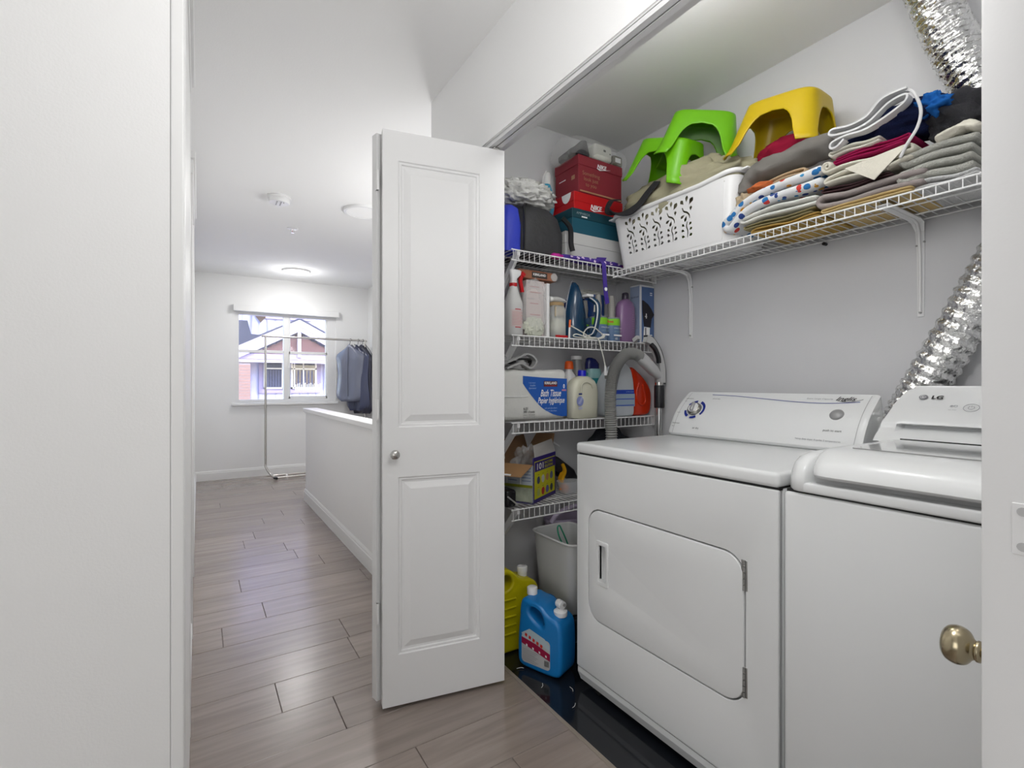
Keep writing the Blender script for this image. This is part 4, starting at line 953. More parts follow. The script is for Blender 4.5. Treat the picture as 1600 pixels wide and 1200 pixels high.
MB().blob((1.396, 1.80, s2+.058), (.034, .031, .040), .4, 4, 4, 53).build('contents', mat('pale_contents', (.60, .60, .50), .7), jb, smooth=60)
for q in range(6): MB().box(1.362+q*.009, 1.368+q*.009, 1.768, 1.775, s2+.098+(q % 3)*.004, s2+.143, r=.001, seg=1).build('clothes_peg', mat('peg_wood', (.50, .42, .30), .7), jb)
MB().box(1.362, 1.43, 1.762, 1.768, s2+.002, s2+.014).build('label_strip', MATS['red_plastic'], jb, 'red strip')
tube_ = T('ointment_tube', 'small white tube lying on top of the jar', 'tube', (1.40, 1.80, s2+.17))
MB().lathe([(.012, 1.35), (.0125, 1.352), (.0125, 1.366)], (0, 1.80, s2+.180), 16, 'X').build('cap', M_plw, tube_)
MB().tube([(1.366, 1.80, s2+.180), (1.40, 1.80, s2+.182), (1.436, 1.80, s2+.178), (1.450, 1.80, s2+.176)], .013, 12, rf=lambda i: [.0125, .014, .010, .003][i]).build('tube_body', M_plg if False else mat('tube_pale', (.5, .5, .49), .4), tube_, smooth=60)
sk = T('marker', 'slim orange and white marker standing left of the iron', 'marker', (1.428, 1.750, s2))
MB().tube([(1.428, 1.75, s2), (1.430, 1.75, s2+.05)], .0045, 10).build('barrel', M_plw, sk); MB().tube([(1.430, 1.75, s2+.05), (1.433, 1.75, s2+.085)], .005, 10).build('cap', mat('orange_plastic', (.75, .12, .01), .35), sk)
# iron standing on its heel
ir = T('clothes_iron', 'dark blue clothes iron standing upright with its white cord coiled in front', 'iron', (1.53, 1.80, s2))
nrm = Vector((-.30, .95, .0)).normalized()      # the sole looks left
wv = Vector((.95, .30, 0)).normalized(); wv = (wv-nrm*wv.dot(nrm)).normalized(); up_ = Vector((.10, 0, .995))
def iron_sec(depth, k, lift=0, hh=.285):
    out = []
    half = []
    for q in range(15):
        t = q/14; wd_ = .055*math.sin(min(1, (t*1.15+.02))*PI/2)**.75 if t < .8 else .055*math.sin(PI/2*min(1, .94))**.75*(1-.04*(t-.8)/.2)
        half.append((wd_*1.25, 1-t))
    L_ = [(a, b_) for a, b_ in half]; R_ = [(-a, b_) for a, b_ in half[::-1]]
    for a, b_ in L_+R_:
        p = Vector((1.515, 1.835, s2+.004))+wv*(a*k)-nrm*depth+Vector((0, 0, 0))+Vector((0, 0, 1))*(lift+(hh-lift)*b_*k+.0*(1-k))
        out.append(p)
    return out
MB().rings([iron_sec(0, 1), iron_sec(.004, 1)]).build('soleplate', mat('sole_silver', (.75, .76, .78), .2, .6), ir, smooth=50)
M_iron = mat('iron_blue', (.010, .045, .10), .2, coat=.4)
MB().rings([iron_sec(.004, .97), iron_sec(.018, .96), iron_sec(.034, .90), iron_sec(.052, .74), iron_sec(.060, .55)]).build('body', M_iron, ir, smooth=60)
pl = [Vector((1.515, 1.835, s2+.004))-nrm*.055+Vector((.05, -.0, .20)), Vector((1.525, 1.835, s2))-nrm*.095+Vector((.04, 0, .17)), Vector((1.525, 1.835, s2))-nrm*.105+Vector((.03, 0, .10)), Vector((1.525, 1.835, s2))-nrm*.085+Vector((.025, 0, .03)), Vector((1.525, 1.835, s2))-nrm*.045+Vector((.02, 0, .02))]
MB().tube(bez(pl, 8), .014, 12).build('handle', M_iron, ir, smooth=60)
strap([p+Vector((-.012, -.010, 0)) for p in bez(pl, 2)], .002, .002, M_white, ir, 'handle_trim', n=3, up=(0, 1, 0))
MB().box(1.545, 1.585, 1.758, 1.80, s2+.205, s2+.218, r=.003).build('water_inlet', M_plw, ir, smooth=50)
MB().lathe([(.016, 0), (.016, .006), (.011, .009)], n=20).xf(frameM((1.535, 1.745, s2+.085), (1, .2, 0), (0, 0, 1))).build('temperature_dial', mat('dial_blue', (.02, .05, .10), .3), ir, smooth=40)
MB().poly([(1.572, 1.744, s2+.132), (1.592, 1.744, s2+.134), (1.588, 1.744, s2+.167), (1.575, 1.744, s2+.165)], (0, .002, 0)).build('rating_label', mat('silver_label', (.6, .58, .5), .4), ir)
cord = T('iron_cord', 'coiled white iron cord with plug dangling below the shelf', 'cord', (1.55, 1.735, s2))
P = [(1.44, 1.752, s2+.058), (1.49, 1.742, s2+.035), (1.545, 1.735, s2+.010), (1.59, 1.728, s2+.006), (1.612, 1.726, s2+.022), (1.59, 1.728, s2+.040), (1.56, 1.730, s2+.056), (1.525, 1.732, s2+.052), (1.50, 1.732, s2+.028), (1.505, 1.731, s2+.006), (1.54, 1.728, s2+.002), (1.59, 1.726, s2+.008), (1.625, 1.724, s2+.024), (1.60, 1.724, s2+.006), (1.53, 1.735, s2+.004), (1.45, 1.742, s2+.009), (1.46, 1.736, s2+.020), (1.52, 1.730, s2+.008), (1.575, 1.722, s2+.004), (1.595, 1.718, s2-.045), (1.61, 1.716, s2-.09), (1.617, 1.715, s2-.125)]
MB().tube(bez(P, 8), .0030, 6).build('cable', mat('cord_cream', (.66, .66, .60), .4), cord, smooth=180)
MB().sl([(s2-.168, 1.622, 1.715, .009, .007, 3), (s2-.158, 1.622, 1.715, .010, .008, 3), (s2-.14, 1.620, 1.715, .007, .006, 3), (s2-.122, 1.617, 1.715, .004, .004, 2)], 16).build('plug', M_plw, cord, smooth=60)
for d in (-.004, .004): MB().box(1.622+d-.001, 1.622+d+.001, 1.712, 1.718, s2-.184, s2-.167).build('prong', M_chrome, cord)
# lint rollers
M_lblue = mat('roller_blue', (.012, .05, .19), .4); M_lbl2 = mat('roller_print', (.10, .17, .30), .4); M_lime = mat('lime_print', (.22, .55, .02), .4)
M_grip = mat('roller_handle_grey', (.30, .29, .27), .45)
def lint(x, y, z, h, r, hl, label, pale):
    t = T('lint_roller', label, 'lint roller', (x, y, z), 'lint rollers beside the iron')
    MB().lathe([(r*.96, 0), (r, .003), (r, h-.003), (r*.96, h)], (x, y, z), 28).build('sleeve', M_lbl2 if pale else M_lblue, t, smooth=40)
    if hl:
        MB().tube([(x, y, z+h), (x, y, z+h+.02), (x, y, z+h+hl*.55), (x, y, z+h+hl)], .01, 14, rf=lambda i: [.022, .015, .018, .013][i]).build('grip', M_grip, t, smooth=60)
        MB().lathe([(.004, y-.013), (.004, y-.005)], (x, 0, z+h+hl-.012), 12, 'Y').build('hang_hole', M_gap, t)
        MB().lathe([(r*.98, h), (r*.98, h+.003), (.02, h+.006)], (x, y, z), 28).build('end_disc', M_grip, t, smooth=40)
    wrap_label(x, y, r, z+h*(.68 if hl else .22), z+h*.97 if hl else z+h*.42, 185, 355, M_lime, t, 'label_band', label='lime green band')
    return t
l1 = lint(1.630, 1.777, s2, .112, .044, .112, 'left front lint roller with grey handle and lime band', True)
l2 = lint(1.716, 1.777, s2, .112, .042, .112, 'right front lint roller with grey handle next to the purple bottle', True)
for t, x in ((l1, 1.635), (l2, 1.717)):
    txt('EXTRA STICKY', (x, 1.7325, s2+.062), FX, FZ, .050, M_white, t); txt('LINT ROLLER', (x, 1.7325, s2+.046), FX, FZ, .044, mat('print_mint', (.3, .45, .4), .5), t)
    decal_rect(x-.026, x+.026, s2+.024, s2+.031, 1.7325, M_white, t); txt('60', (x-.01, 1.7325, s2+.012), FX, FZ, .014, M_white, t)
txt('Scotch', (1.668, 1.7325, s2+.092), FX, FZ, .040, mat('print_red', (.6, .03, .02), .5), l1, bold=.04)
l3 = lint(1.688, 1.868, s2, .235, .050, 0, 'tall blue lint refill roll behind the two front lint rollers', False)
txt('REFILL', (1.665, 1.816, s2+.20), FX, FZ, .03, M_white, l3); txt('MEGA', (1.665, 1.816, s2+.182), FX, FZ, .03, M_white, l3); txt('10', (1.715, 1.816, s2+.12), FX, FZ, .014, M_white, l3)
l4 = lint(1.618, 1.862, s2, .110, .040, .095, 'lint roller behind the others, next to the iron', True)
bg2 = T('plastic_pack', 'dark blue plastic pack under crumpled film behind the lint rollers', 'package', (1.66, 1.96, s2))
MB().blob((1.665, 1.960, s2+.125), (.135, .045, .125), .12, 2, 4, 61, floor=s2+.001).build('pack', mat('royal_pack', (.012, .025, .16), .3, bump=.6, bscale=25), bg2, smooth=60)
MB().blob((1.72, 1.955, s2+.25), (.095, .038, .028), .7, 4, 4, 62, ridge=True).build('crumpled_film', mat('torn_film', (.6, .6, .55), .4), bg2, smooth=60)
pb = bottle('shampoo_bottle', 'purple shampoo bottle with dark cap on the second shelf', 'bottle', 1.810, 1.775, s2, [(0, .050, .030, 0), (.006, .056, .034, 0), (.10, .057, .035, 0), (.175, .055, .034, 0), (.20, .044, .028, 0), (.216, .018, .018, 0)], mat('purple_pearl', (.22, .12, .25), .3, coat=.3), 2.4, 36)
MB().lathe([(.017, 0), (.0175, .004), (.0165, .032), (.012, .036)], (1.810, 1.775, s2+.214), 24).build('cap', mat('dark_purple_cap', (.035, .03, .045), .3), pb, smooth=50)
for q, ww in enumerate((.03, .034, .026, .034, .03, .02, .034)): decal_rect(1.822, 1.822+ww, s2+.135-q*.011, s2+.1362-q*.011, 1.7385, mat('purple_print', (.34, .2, .35), .5), pb, 'print_line')
hb = T('hair_tool_box', 'blue and white box picturing a dark hairbrush, against the back wall', 'box', (1.93, 1.775, s2))
MB().box(1.880, 1.984, 1.742, 1.812, s2, s2+.295, r=.0015, seg=1).build('carton', mat('box_white', (.62, .63, .66), .5), hb)
decal_rect(1.892, 1.982, s2+.004, s2+.285, 1.7412, mat('box_blue', (.085, .15, .32), .45), hb, 'front_print')
decal_rect(1.745, 1.808, s2+.004, s2+.288, 1.8795, mat('box_pale_blue', (.28, .34, .48), .45), hb, 'side_print', face='X')
strokes = [(1.893, s2+.215), (1.903, s2+.216), (1.938, s2+.198), (1.962, s2+.175), (1.982, s2+.148), (1.963, s2+.125), (1.955, s2+.080), (1.908, s2+.084), (1.897, s2+.15)]
MB().poly([(x, 1.7395, z) for x, z in strokes], (0, .0012, 0)).build('pictured_brush', mat('print_black', (.012, .011, .018), .3), hb)
MB().poly([(x, 1.7398, z) for x, z in ((1.90, s2+.002), (1.945, s2+.002), (1.950, s2+.080), (1.908, s2+.082))], (0, .0008, 0)).build('pictured_handle', M_white, hb)
decal_rect(1.916, 1.922, s2+.004, s2+.078, 1.7392, M_blk, hb); decal_rect(1.914, 1.928, s2+.132, s2+.138, 1.7388, M_white, hb); decal_rect(1.920, 1.926, s2+.125, s2+.15, 1.7388, M_white, hb)
for zz in (.255, .245, .04, .03): decal_rect(1.952, 1.968, s2+zz, s2+zz+.004, 1.7408, M_white, hb)
txt('hairbrush', (1.8793, 1.775, s2+.235), NY, FZ, .05, M_ink, hb)
# ------------------------------------------------------------------ third shelf
ti = T('bath_tissue_pack', 'white and blue wrapped bath tissue pack on the third shelf', 'package', (1.26, 1.86, s3))
tm = MB().box(1.075, 1.435, 1.768, 1.965, s3, s3+.205, r=.028, seg=4)
bmesh.ops.subdivide_edges(tm.b, edges=tm.b.edges[:], cuts=2, use_grid_fill=True)
for v in tm.b.verts:
    if v.co.y > 1.772: v.co += Vector((0, 0, 1))*noise.noise(v.co*14)*.012*((v.co.z-s3)/.2)
tm.build('wrapped_rolls', mat('tissue_wrap', (.66, .66, .63), .35, bump=.5, bscale=26), ti, smooth=180)
MB().tube(bez([(1.085, 1.7655, s3+.098), (1.15, 1.7655, s3+.095), (1.215, 1.7655, s3+.097)], 5), .0015, 5).build('wrap_seam', M_white, ti)
cv = [(1.185, s3+.178), (1.29, s3+.172), (1.428, s3+.168), (1.428, s3+.012)]+[(v.x, v.y) for v in bez([(1.40, s3+.012, 0), (1.35, s3+.022, 0), (1.29, s3+.048, 0), (1.245, s3+.085, 0), (1.205, s3+.125, 0), (1.185, s3+.148, 0)], 5)]
MB().poly([(x, 1.7665, z) for x, z in cv], (0, .0012, 0)).build('blue_print', mat('tissue_blue', (.008, .09, .42), .35), ti)
cv2 = [(x-.003, z-.003) for x, z in cv]
decal_rect(1.296, 1.372, s3+.135, s3+.158, 1.7655, mat('plate_brown', (.08, .02, .02), .5), ti, 'name_plate', r=.002)
txt('KIRKLAND', (1.334, 1.765, s3+.150), FX, FZ, .068, M_white, ti, bold=.03); decal_rect(1.302, 1.366, s3+.137, s3+.141, 1.7652, mat('plate_red', (.3, .02, .03), .5), ti)
txt('Bath Tissue', (1.335, 1.765, s3+.109), FX, FZ, .115, M_white, ti, shear=.35, bold=.015, height=.028)
txt('Papier hygiénique', (1.338, 1.765, s3+.076), FX, FZ, .150, M_white, ti, shear=.35, bold=.015, height=.032)
txt('soft and absorbent', (1.335, 1.765, s3+.048), FX, FZ, .070, mat('print_light_blue', (.35, .5, .75), .5), ti); txt('doux et absorbant', (1.335, 1.765, s3+.037), FX, FZ, .066, MATS['print_light_blue'], ti)
txt('2 ply tissue', (1.232, 1.765, s3+.150), FX, FZ, .035, MATS['print_light_blue'], ti); txt('double\népaisseur', (1.235, 1.765, s3+.134), FX, FZ, .04, MATS['print_light_blue'], ti)
txt('0', (1.409, 1.765, s3+.137), FX, FZ, .010, M_white, ti, bold=.04, height=.018); decal_rect(1.398, 1.422, s3+.117, s3+.124, 1.7652, mat('flag_pink', (.5, .2, .3), .5), ti)
txt('6.01', (1.197, 1.764, s3+.049), FX, FZ, .022, M_ink, ti, bold=.02); txt('380 sheets', (1.215, 1.764, s3+.036), FX, FZ, .060, M_ink, ti); txt('3 ROLLS  / 3 ROULEAUX', (1.215, 1.764, s3+.023), FX, FZ, .062, M_ink, ti); txt('Bain d\'origine Canada', (1.216, 1.764, s3+.014), FX, FZ, .062, M_inkg, ti)
ti.scale = (1, 1, 1.10)
hbg = T('handbag', 'soft grey bag with looped handles lying on the tissue pack', 'bag', (1.19, 1.84, s3+.222))
M_gb = cloth_mat('grey_bag_fabric', (.36, .36, .36), .2, 100)
MB().blob((1.155, 1.86, s3+.228), (.10, .085, .034), .35, 2.2, 4, 71).build('body', M_gb, hbg, smooth=180)
for q, (dy, col) in enumerate(((0, M_gb), (.03, cloth_mat('dark_bag_fabric', (.05, .05, .05))))):
    strap([(1.08, 1.775+dy, s3+.225), (1.14, 1.768+dy, s3+.250-q*.014), (1.205, 1.768+dy, s3+.272-q*.02), (1.250, 1.772+dy, s3+.245), (1.225, 1.775+dy, s3+.212), (1.17, 1.775+dy, s3+.232), (1.10, 1.775+dy, s3+.208)], .016, .004, col, hbg, 'handle', up=(0, 1, 0))
MB().lathe([(.022, 1.95), (.024, 1.96), (.022, 1.97)], (1.145, 0, s3+.26), 24, 'Y').build('tag_disc', M_blk, hbg)
hbg.location.z += .018
M_cream = mat('cream_plastic', (.56, .55, .44), .3, coat=.2)
cr = bottle('lotion_bottle', 'large cream lotion bottle with blue cap beside the tissue pack', 'bottle', 1.517, 1.765, s3, [(0, .070, .035, 3.4), (.006, .078, .040, 3.4), (.06, .081, .042, 3.2), (.12, .083, .043, 3), (.15, .080, .042, 2.8), (.175, .066, .038, 2.6), (.192, .040, .030, 2.4), (.198, .020, .018, 2)], M_cream, 3, 44)
MB().lathe([(.020, 0), (.020, .024), (.017, .028)], (1.517, 1.765, s3+.197), 28).build('cap', mat('cobalt_plastic', (.006, .008, .42), .3), cr, 'cobalt blue cap', smooth=50)
MB().tube(bez([(1.475, 1.721, s3+.12), (1.478, 1.720, s3+.155), (1.505, 1.722, s3+.170), (1.535, 1.721, s3+.160), (1.545, 1.720, s3+.14)], 6), .0035, 8).build('moulded_grip', M_cream, cr, smooth=180)
MB().poly([(1.470+.020*math.cos(a/16*2*PI), 1.7218, s3+.082+.023*math.sin(a/16*2*PI)) for a in range(16)], (0, .001, 0)).build('round_label', mat('label_periwinkle', (.22, .26, .52), .5), cr)
decal_rect(1.460, 1.480, s3+.111, s3+.118, 1.7205, mat('label_navy', (.03, .05, .2), .5), cr); decal_rect(1.459, 1.481, s3+.044, s3+.056, 1.7208, mat('label_lilac', (.45, .47, .6), .5), cr)
for q in range(5): decal_rect(1.458+q*.004, 1.472+q*.004, s3+.072+q*.006, s3+.0735+q*.006, 1.7208, M_white, cr, 'print_line')
b_a = bottle('bottle', 'white bottle with orange screw cap behind the lotion bottle', 'bottle', 1.545, 1.895, s3, [(0, .03, .03, 0), (.2, .032, .032, 0), (.225, .016, .016, 0), (.235, .016, .016, 0)], M_plw)
MB().lathe([(.022, 0), (.023, .004), (.020, .034), (.014, .040)], (1.545, 1.895, s3+.234), 24).build('cap', mat('orange_cap', (.75, .10, .01), .35), b_a, 'orange cap', smooth=50)
b_b = bottle('bottle', 'translucent grey bottle with flat white cap behind the lotion bottle', 'bottle', 1.625, 1.93, s3, [(0, .03, .03, 0), (.22, .030, .030, 0), (.285, .024, .024, 0)], mat('grey_translucent', (.25, .25, .25), .3))
MB().lathe([(.029, 0), (.029, .018)], (1.625, 1.93, s3+.285), 24).build('cap', M_plw, b_b, smooth=40)
b_c = bottle('bottle', 'teal bottle with glossy navy cap behind the white jug', 'bottle', 1.672, 1.86, s3, [(0, .042, .028, 0), (.02, .046, .032, 0), (.15, .048, .034, 0), (.21, .046, .03, 0), (.235, .038, .026, 0)], mat('teal_plastic', (.02, .22, .24), .35))
MB().sl([(s3+.19, 1.672, 1.8575, .0475, .033), (s3+.237, 1.672, 1.858, .040, .028)], 28, 2.3).build('upper_body', mat('pale_teal', (.22, .40, .40), .4), b_c, smooth=50)
MB().sl([(s3+.236, 1.665, 1.86, .040, .024), (s3+.262, 1.665, 1.86, .040, .024), (s3+.285, 1.655, 1.86, .028, .018), (s3+.292, 1.65, 1.86, .012, .010)], 28, 2.4).build('cap', mat('navy_gloss', (.008, .012, .08), .15), b_c, 'navy cap', smooth=60)
def smooth_loop(lp, n, it):
    P = [Vector(p) for p in lp]; L_ = [(P[(i+1) % len(P)]-P[i]).length for i in range(len(P))]; tot = sum(L_); out = []; i = 0; acc = 0
    for k in range(n):
        d = tot*k/n
        while acc+L_[i] < d: acc += L_[i]; i += 1
        out.append(P[i].lerp(P[(i+1) % len(P)], (d-acc)/max(L_[i], 1e-9)))
    for _ in range(it): out = [out[k]*.5+(out[k-1]+out[(k+1) % n])*.25 for k in range(n)]
    return [(p.x, p.y) for p in out]
def prof_jug(name, label, cat, outline, holes, th, M, m, parent_loc, bevel=.02, res=4, group=None):
    outline = smooth_loop(outline, 64, 5); holes = [smooth_loop(h, 20, 1) for h in holes]; bevel *= .62
    t = T(name, label, cat, parent_loc, group)
    b = plate([outline]+holes, th, M, bevel, res).build('body', m, t, smooth=60)
    return t, b
wj, _ = prof_jug('detergent_jug', 'white detergent jug with blue label behind the grey hose', 'jug', cbez([(.0, .012, 0), (.010, .0, 0), (.175, .0, 0), (.185, .012, 0), (.185, .15, 0), (.172, .21, 0), (.155, .25, 0), (.125, .262, 0), (.09, .255, 0), (.03, .20, 0), (.0, .14, 0)], 4), [], .045, frameM((1.645, 1.775, s3+.001), FX, FZ), mat('jug_white', (.50, .53, .56), .35), (1.74, 1.775, s3), .02)
decal_rect(1.652, 1.70, s3+.035, s3+.132, 1.7295, mat('jug_blue', (.01, .05, .42), .4), wj)
decal_rect(1.70, 1.825, s3+.112, s3+.132, 1.7295, MATS['jug_blue'], wj); decal_rect(1.70, 1.83, s3+.05, s3+.112, 1.7297, mat('jug_pale', (.33, .42, .52), .4), wj)
for zz in (.085, .054): decal_rect(1.70, 1.826, s3+zz, s3+zz+.004, 1.7293, MATS['jug_blue'], wj, 'print_line')
txt('ULTRA CLEAN', (1.795, 1.729, s3+.122), FX, FZ, .05, MATS['print_light_blue'], wj)
MB().lathe([(.008, 1.7288), (.008, 1.7293)], (1.665, 0, s3+.10), 16, 'Y').build('yellow_mark', mat('yellow_print', (.5, .42, .04), .5), wj)
oj, _ = prof_jug('detergent_jug', 'glossy orange-red detergent jug beside the white wall-side handle', 'jug', cbez([(.0, .01, 0), (.01, .0, 0), (.12, .0, 0), (.145, .02, 0), (.152, .08, 0), (.150, .125, 0), (.115, .175, 0), (.04, .232, 0), (.0, .235, 0)], 5), [], .042, frameM((1.822, 1.790, s3+.001), FX, FZ), mat('orange_red_plastic', (.60, .030, .004), .16, coat=.5), (1.90, 1.805, s3), .022, 5)
MB().tube(bez([(1.880, 1.748, s3+.165), (1.862, 1.747, s3+.12), (1.868, 1.747, s3+.075), (1.895, 1.747, s3+.055), (1.925, 1.748, s3+.07), (1.918, 1.748, s3+.12), (1.905, 1.748, s3+.16)], 8), .0055, 8).build('moulded_grip', MATS['orange_red_plastic'], oj, smooth=180)
# vacuum hose with handle and wand, in front of the shelves
vh = T('vacuum_hose', 'grey ribbed vacuum hose with white handle and wand hanging beside the shelves', 'vacuum hose', (1.62, 1.66, .1))
hp = bez([(1.62, 1.62, .10), (1.603, 1.652, .50), (1.600, 1.655, .87), (1.598, 1.66, 1.08), (1.628, 1.66, 1.20), (1.685, 1.66, 1.262), (1.745, 1.66, 1.275), (1.79, 1.66, 1.262)], 46)
MB().tube(hp, .026, 20, rf=lambda i: .0255+.0028*(1 if i % 2 else -1)).build('ribbed_hose', mat('hose_grey', (.30, .30, .29), .3), vh, smooth=40)
MB().sl([(0, 0, 0, .027, .024, 3), (.04, 0, 0, .028, .025, 3), (.12, .004, 0, .026, .024, 3), (.165, .008, 0, .017, .018, 2.5)], 24).xf(Matrix.Translation((1.785, 1.66, 1.264)) @ Matrix.Rotation(math.radians(122), 4, 'Y')).build('swivel_grip', mat('handle_pale', (.50, .50, .50), .35), vh, smooth=60)
strap([(1.822, 1.655, 1.350), (1.862, 1.655, 1.335), (1.905, 1.655, 1.285), (1.932, 1.655, 1.215), (1.936, 1.655, 1.135)], .013, .018, MATS['handle_pale'], vh, 'handle_arch', up=(0, 1, 0))
strap([(1.846, 1.640, 1.322), (1.875, 1.640, 1.300), (1.897, 1.640, 1.262), (1.902, 1.640, 1.232)], .008, .0085, M_blk, vh, 'grip_pad', label='black grip pad', up=(0, 1, 0))
strap([(1.824, 1.655, 1.362), (1.868, 1.655, 1.352), (1.925, 1.655, 1.290), (1.952, 1.655, 1.205), (1.953, 1.655, 1.130)], .012, .004, M_blk, vh, 'edge_strip', label='black edge strip', up=(0, 1, 0))
MB().lathe([(.013, .06), (.013, 1.14)], (1.922, 1.655, 0), 18).build('wand', mat('wand_steel', (.6, .6, .6), .25, .8), vh, smooth=60)
MB().lathe([(.024, 1.012), (.025, 1.018), (.025, 1.118), (.023, 1.124)], (1.922, 1.655, 0), 20).build('collar', M_blk, vh, 'black wand collar', smooth=50)
MB().lathe([(.020, 1.124), (.020, 1.138)], (1.922, 1.655, 0), 18).build('latch_ring', M_chrome, vh, smooth=50)
strap([(1.824, 1.70, 1.36), (1.823, 1.728, 1.345)], .010, .010, MATS['handle_pale'], vh, 'hanger_hook', up=(0, 0, 1))
for x in (1.962,): 
    o = MB().lathe([(.014, .1), (.014, 1.30)], (x, 1.70, 0), 16).build('pipe', mat('pipe_grey', (.42, .42, .42), .4), smooth=60); tag(o, 'thin grey pipe standing in the corner behind the vacuum wand', 'pipe')
# black vacuum bag hanging under the third shelf
mound('bag', 'black quilted bag on the lowest shelf behind the dryer corner', mat('black_quilted', (.015, .018, .024), .7, bump=.8, bscale=60), (1.80, 1.875, s4+.135), (.165, .11, .16), .15, 2, 4, 81, floor=s4+.003, cat='bag')
# ------------------------------------------------------------------ lowest shelf
bx = T('cardboard_box', 'opened cardboard box with purple and yellow end panel on the lowest shelf', 'box', (1.232, 1.756, s4), rz=math.atan2(.142, .245))
ux = Vector((.865, .501, 0)); uy = Vector((-.501, .865, 0))
M_card = mat('brown_card', (.36, .20, .09), .85, var=.08); M_cardin = mat('brown_card_inside', (.25, .14, .07), .9)
bw, bdp, bh = .255, .145, .190; KX = .255/.165
def L(mb, nm, m, label=None, par=None): return mb.build(nm, m, par or bx, label, world=False)
L(MB().box(0, bw, 0, .003, 0, bh+.012), 'end_panel', mat('purple_card', (.03, .015, .17), .5), 'purple end panel')
ep = MB().poly([(.012, -.0008, .018), (bw-.012, -.0008, .018), (bw-.012, -.0008, bh-.006), (.012, -.0008, bh-.006)], (0, .0006, 0)); L(ep, 'yellow_panel', mat('yellow_card', (.56, .53, .01), .5))
L(MB().poly([(.014, -.0016, bh-.052), (bw-.014, -.0016, bh-.052), (bw-.014, -.0016, bh-.010), (.014, -.0016, bh-.010)], (0, .0006, 0)), 'title_band', MATS['purple_card'])
def ltxt(s, x, z, wd, m, h=None):
    o = txt(s, (0, 0, 0), FX, FZ, wd*KX, m, None, bold=.02, height=h); o.parent = bx; o.location = (x*KX, -.0022, z); return o
ltxt('101', .045, bh-.031, .045, M_white, .028); ltxt('INCOME', .107, bh-.023, .062, MATS['yellow_card'], .012); ltxt('SOLUTIONS', .107, bh-.040, .062, MATS['yellow_card'], .012)
rr = random.Random(3)
for j, zz in enumerate((.098, .042)):
    for i in range(4):
        c = [(.05, .06, .12), (.5, .5, .48), (.42, .2, .1), (.1, .12, .25), (.35, .4, .1), (.5, .02, .02), (.1, .1, .3), (.02, .04, .06)][(j*4+i) % 8]
        x = (.034+i*.032)*KX
        pts = [(x+.015*(1+.25*rr.random())*math.cos(a/8*2*PI+.2), -.0018, zz+.016*(1+.25*rr.random())*math.sin(a/8*2*PI+.2)) for a in range(8)]
        L(MB().poly(pts, (0, .0006, 0)), 'pictured_item', mat('picture_%d' % (j*4+i), c, .5))
        L(MB().poly([(x-.008, -.0018, zz+.023), (x+.008, -.0018, zz+.023), (x+.008, -.0018, zz+.0245), (x-.008, -.0018, zz+.0245)], (0, .0004, 0)), 'caption', M_ink)
L(MB().box(0, .003, 0, bdp, 0, bh-.02), 'side_panel', mat('pale_print_card', (.42, .46, .50), .5))
L(MB().box(-.0006, 0, .004, bdp-.004, .002, .070), 'photo_strip', mat('muted_olive_print', (.36, .39, .30), .45, var=.3, vscale=20))
L(MB().box(-.0008, 0, .004, bdp, .070, .082), 'olive_band', mat('olive_print', (.22, .24, .01), .5))
L(MB().box(-.0006, 0, .0, bdp, 0, .008), 'purple_edge', MATS['purple_card'])
for q in range(2):
    for r_ in range(5): L(MB().box(-.001, 0, .012+q*.068, .055+q*.068, .098+r_*.014, .101+r_*.014), 'print_line', mat('print_slate', (.12, .16, .28), .5))
    L(MB().box(-.0009, 0, .060+q*.068, .064+q*.068, .083, bh-.022), 'print_divider', M_white)
L(MB().box(bw-.003, bw, 0, bdp, 0, bh), 'side_panel', M_cardin); L(MB().box(0, bw, bdp-.003, bdp, 0, bh), 'back_panel', M_cardin); L(MB().box(0, bw, 0, bdp, 0, .003), 'base', M_cardin)
# flaps
def flap(pts, nm='flap', m=M_card, th=(0, 0, .002)): L(MB().poly(pts, th), nm, m)
flap([(.001, .004, bh-.020), (.001, bdp, bh-.020), (-.085, bdp+.02, bh-.060), (-.085, .018, bh-.060)])
flap([(bw, .02, bh), (bw, bdp, bh), (bw+.055, bdp+.0, bh+.088), (bw+.062, .03, bh+.092)], m=M_cardin, th=(-.002, 0, .001))
flap([(.01, bdp-.002, bh), (bw, bdp-.002, bh), (bw-.01, bdp+.02, bh+.088), (.03, bdp+.02, bh+.082)], m=M_cardin, th=(0, .002, 0))
flap([(.02, .001, bh+.010), (bw, .001, bh+.010), (bw-.0, .020, bh+.072), (.055, .024, bh+.060)], m=mat('card_grey_side', (.42, .40, .38), .8), th=(0, .002, 0))
L(MB().poly([(-.0755, .07, bh-.0545), (-.0755, .13, bh-.0545), (-.083, .13, bh-.058), (-.083, .07, bh-.058)], (0, 0, .0035)), 'torn_tape', M_white)
L(MB().poly([(.06, bdp+.0172, bh+.05), (.085, bdp+.0172, bh+.048), (.085, bdp+.017, bh+.065), (.06, bdp+.017, bh+.068)], (0, -.0012, 0)), 'torn_tape', M_white)
mb = MB().blob((.10, .075, bh-.02), (.085, .05, .07), .5, 3, 4, 91); o = mb.build('crumpled_film', M_film, bx, smooth=40, world=False)
bk2 = T('carton_flap_box', 'plain brown carton standing behind the opened box at the door edge', 'box', (1.16, 1.99, s4))
MB().box(1.10, 1.20, 1.985, 2.015, s4, s4+.25, r=.001, seg=1).build('body', M_card, bk2); MB().poly([(1.10, 1.983, s4+.25), (1.20, 1.983, s4+.25), (1.185, 1.978, s4+.285), (1.12, 1.978, s4+.29)], (0, .002, 0)).build('flap', M_cardin, bk2)
pd = T('power_tool', 'black and yellow power tool behind the opened cardboard box', 'tool', (1.50, 1.93, s4))
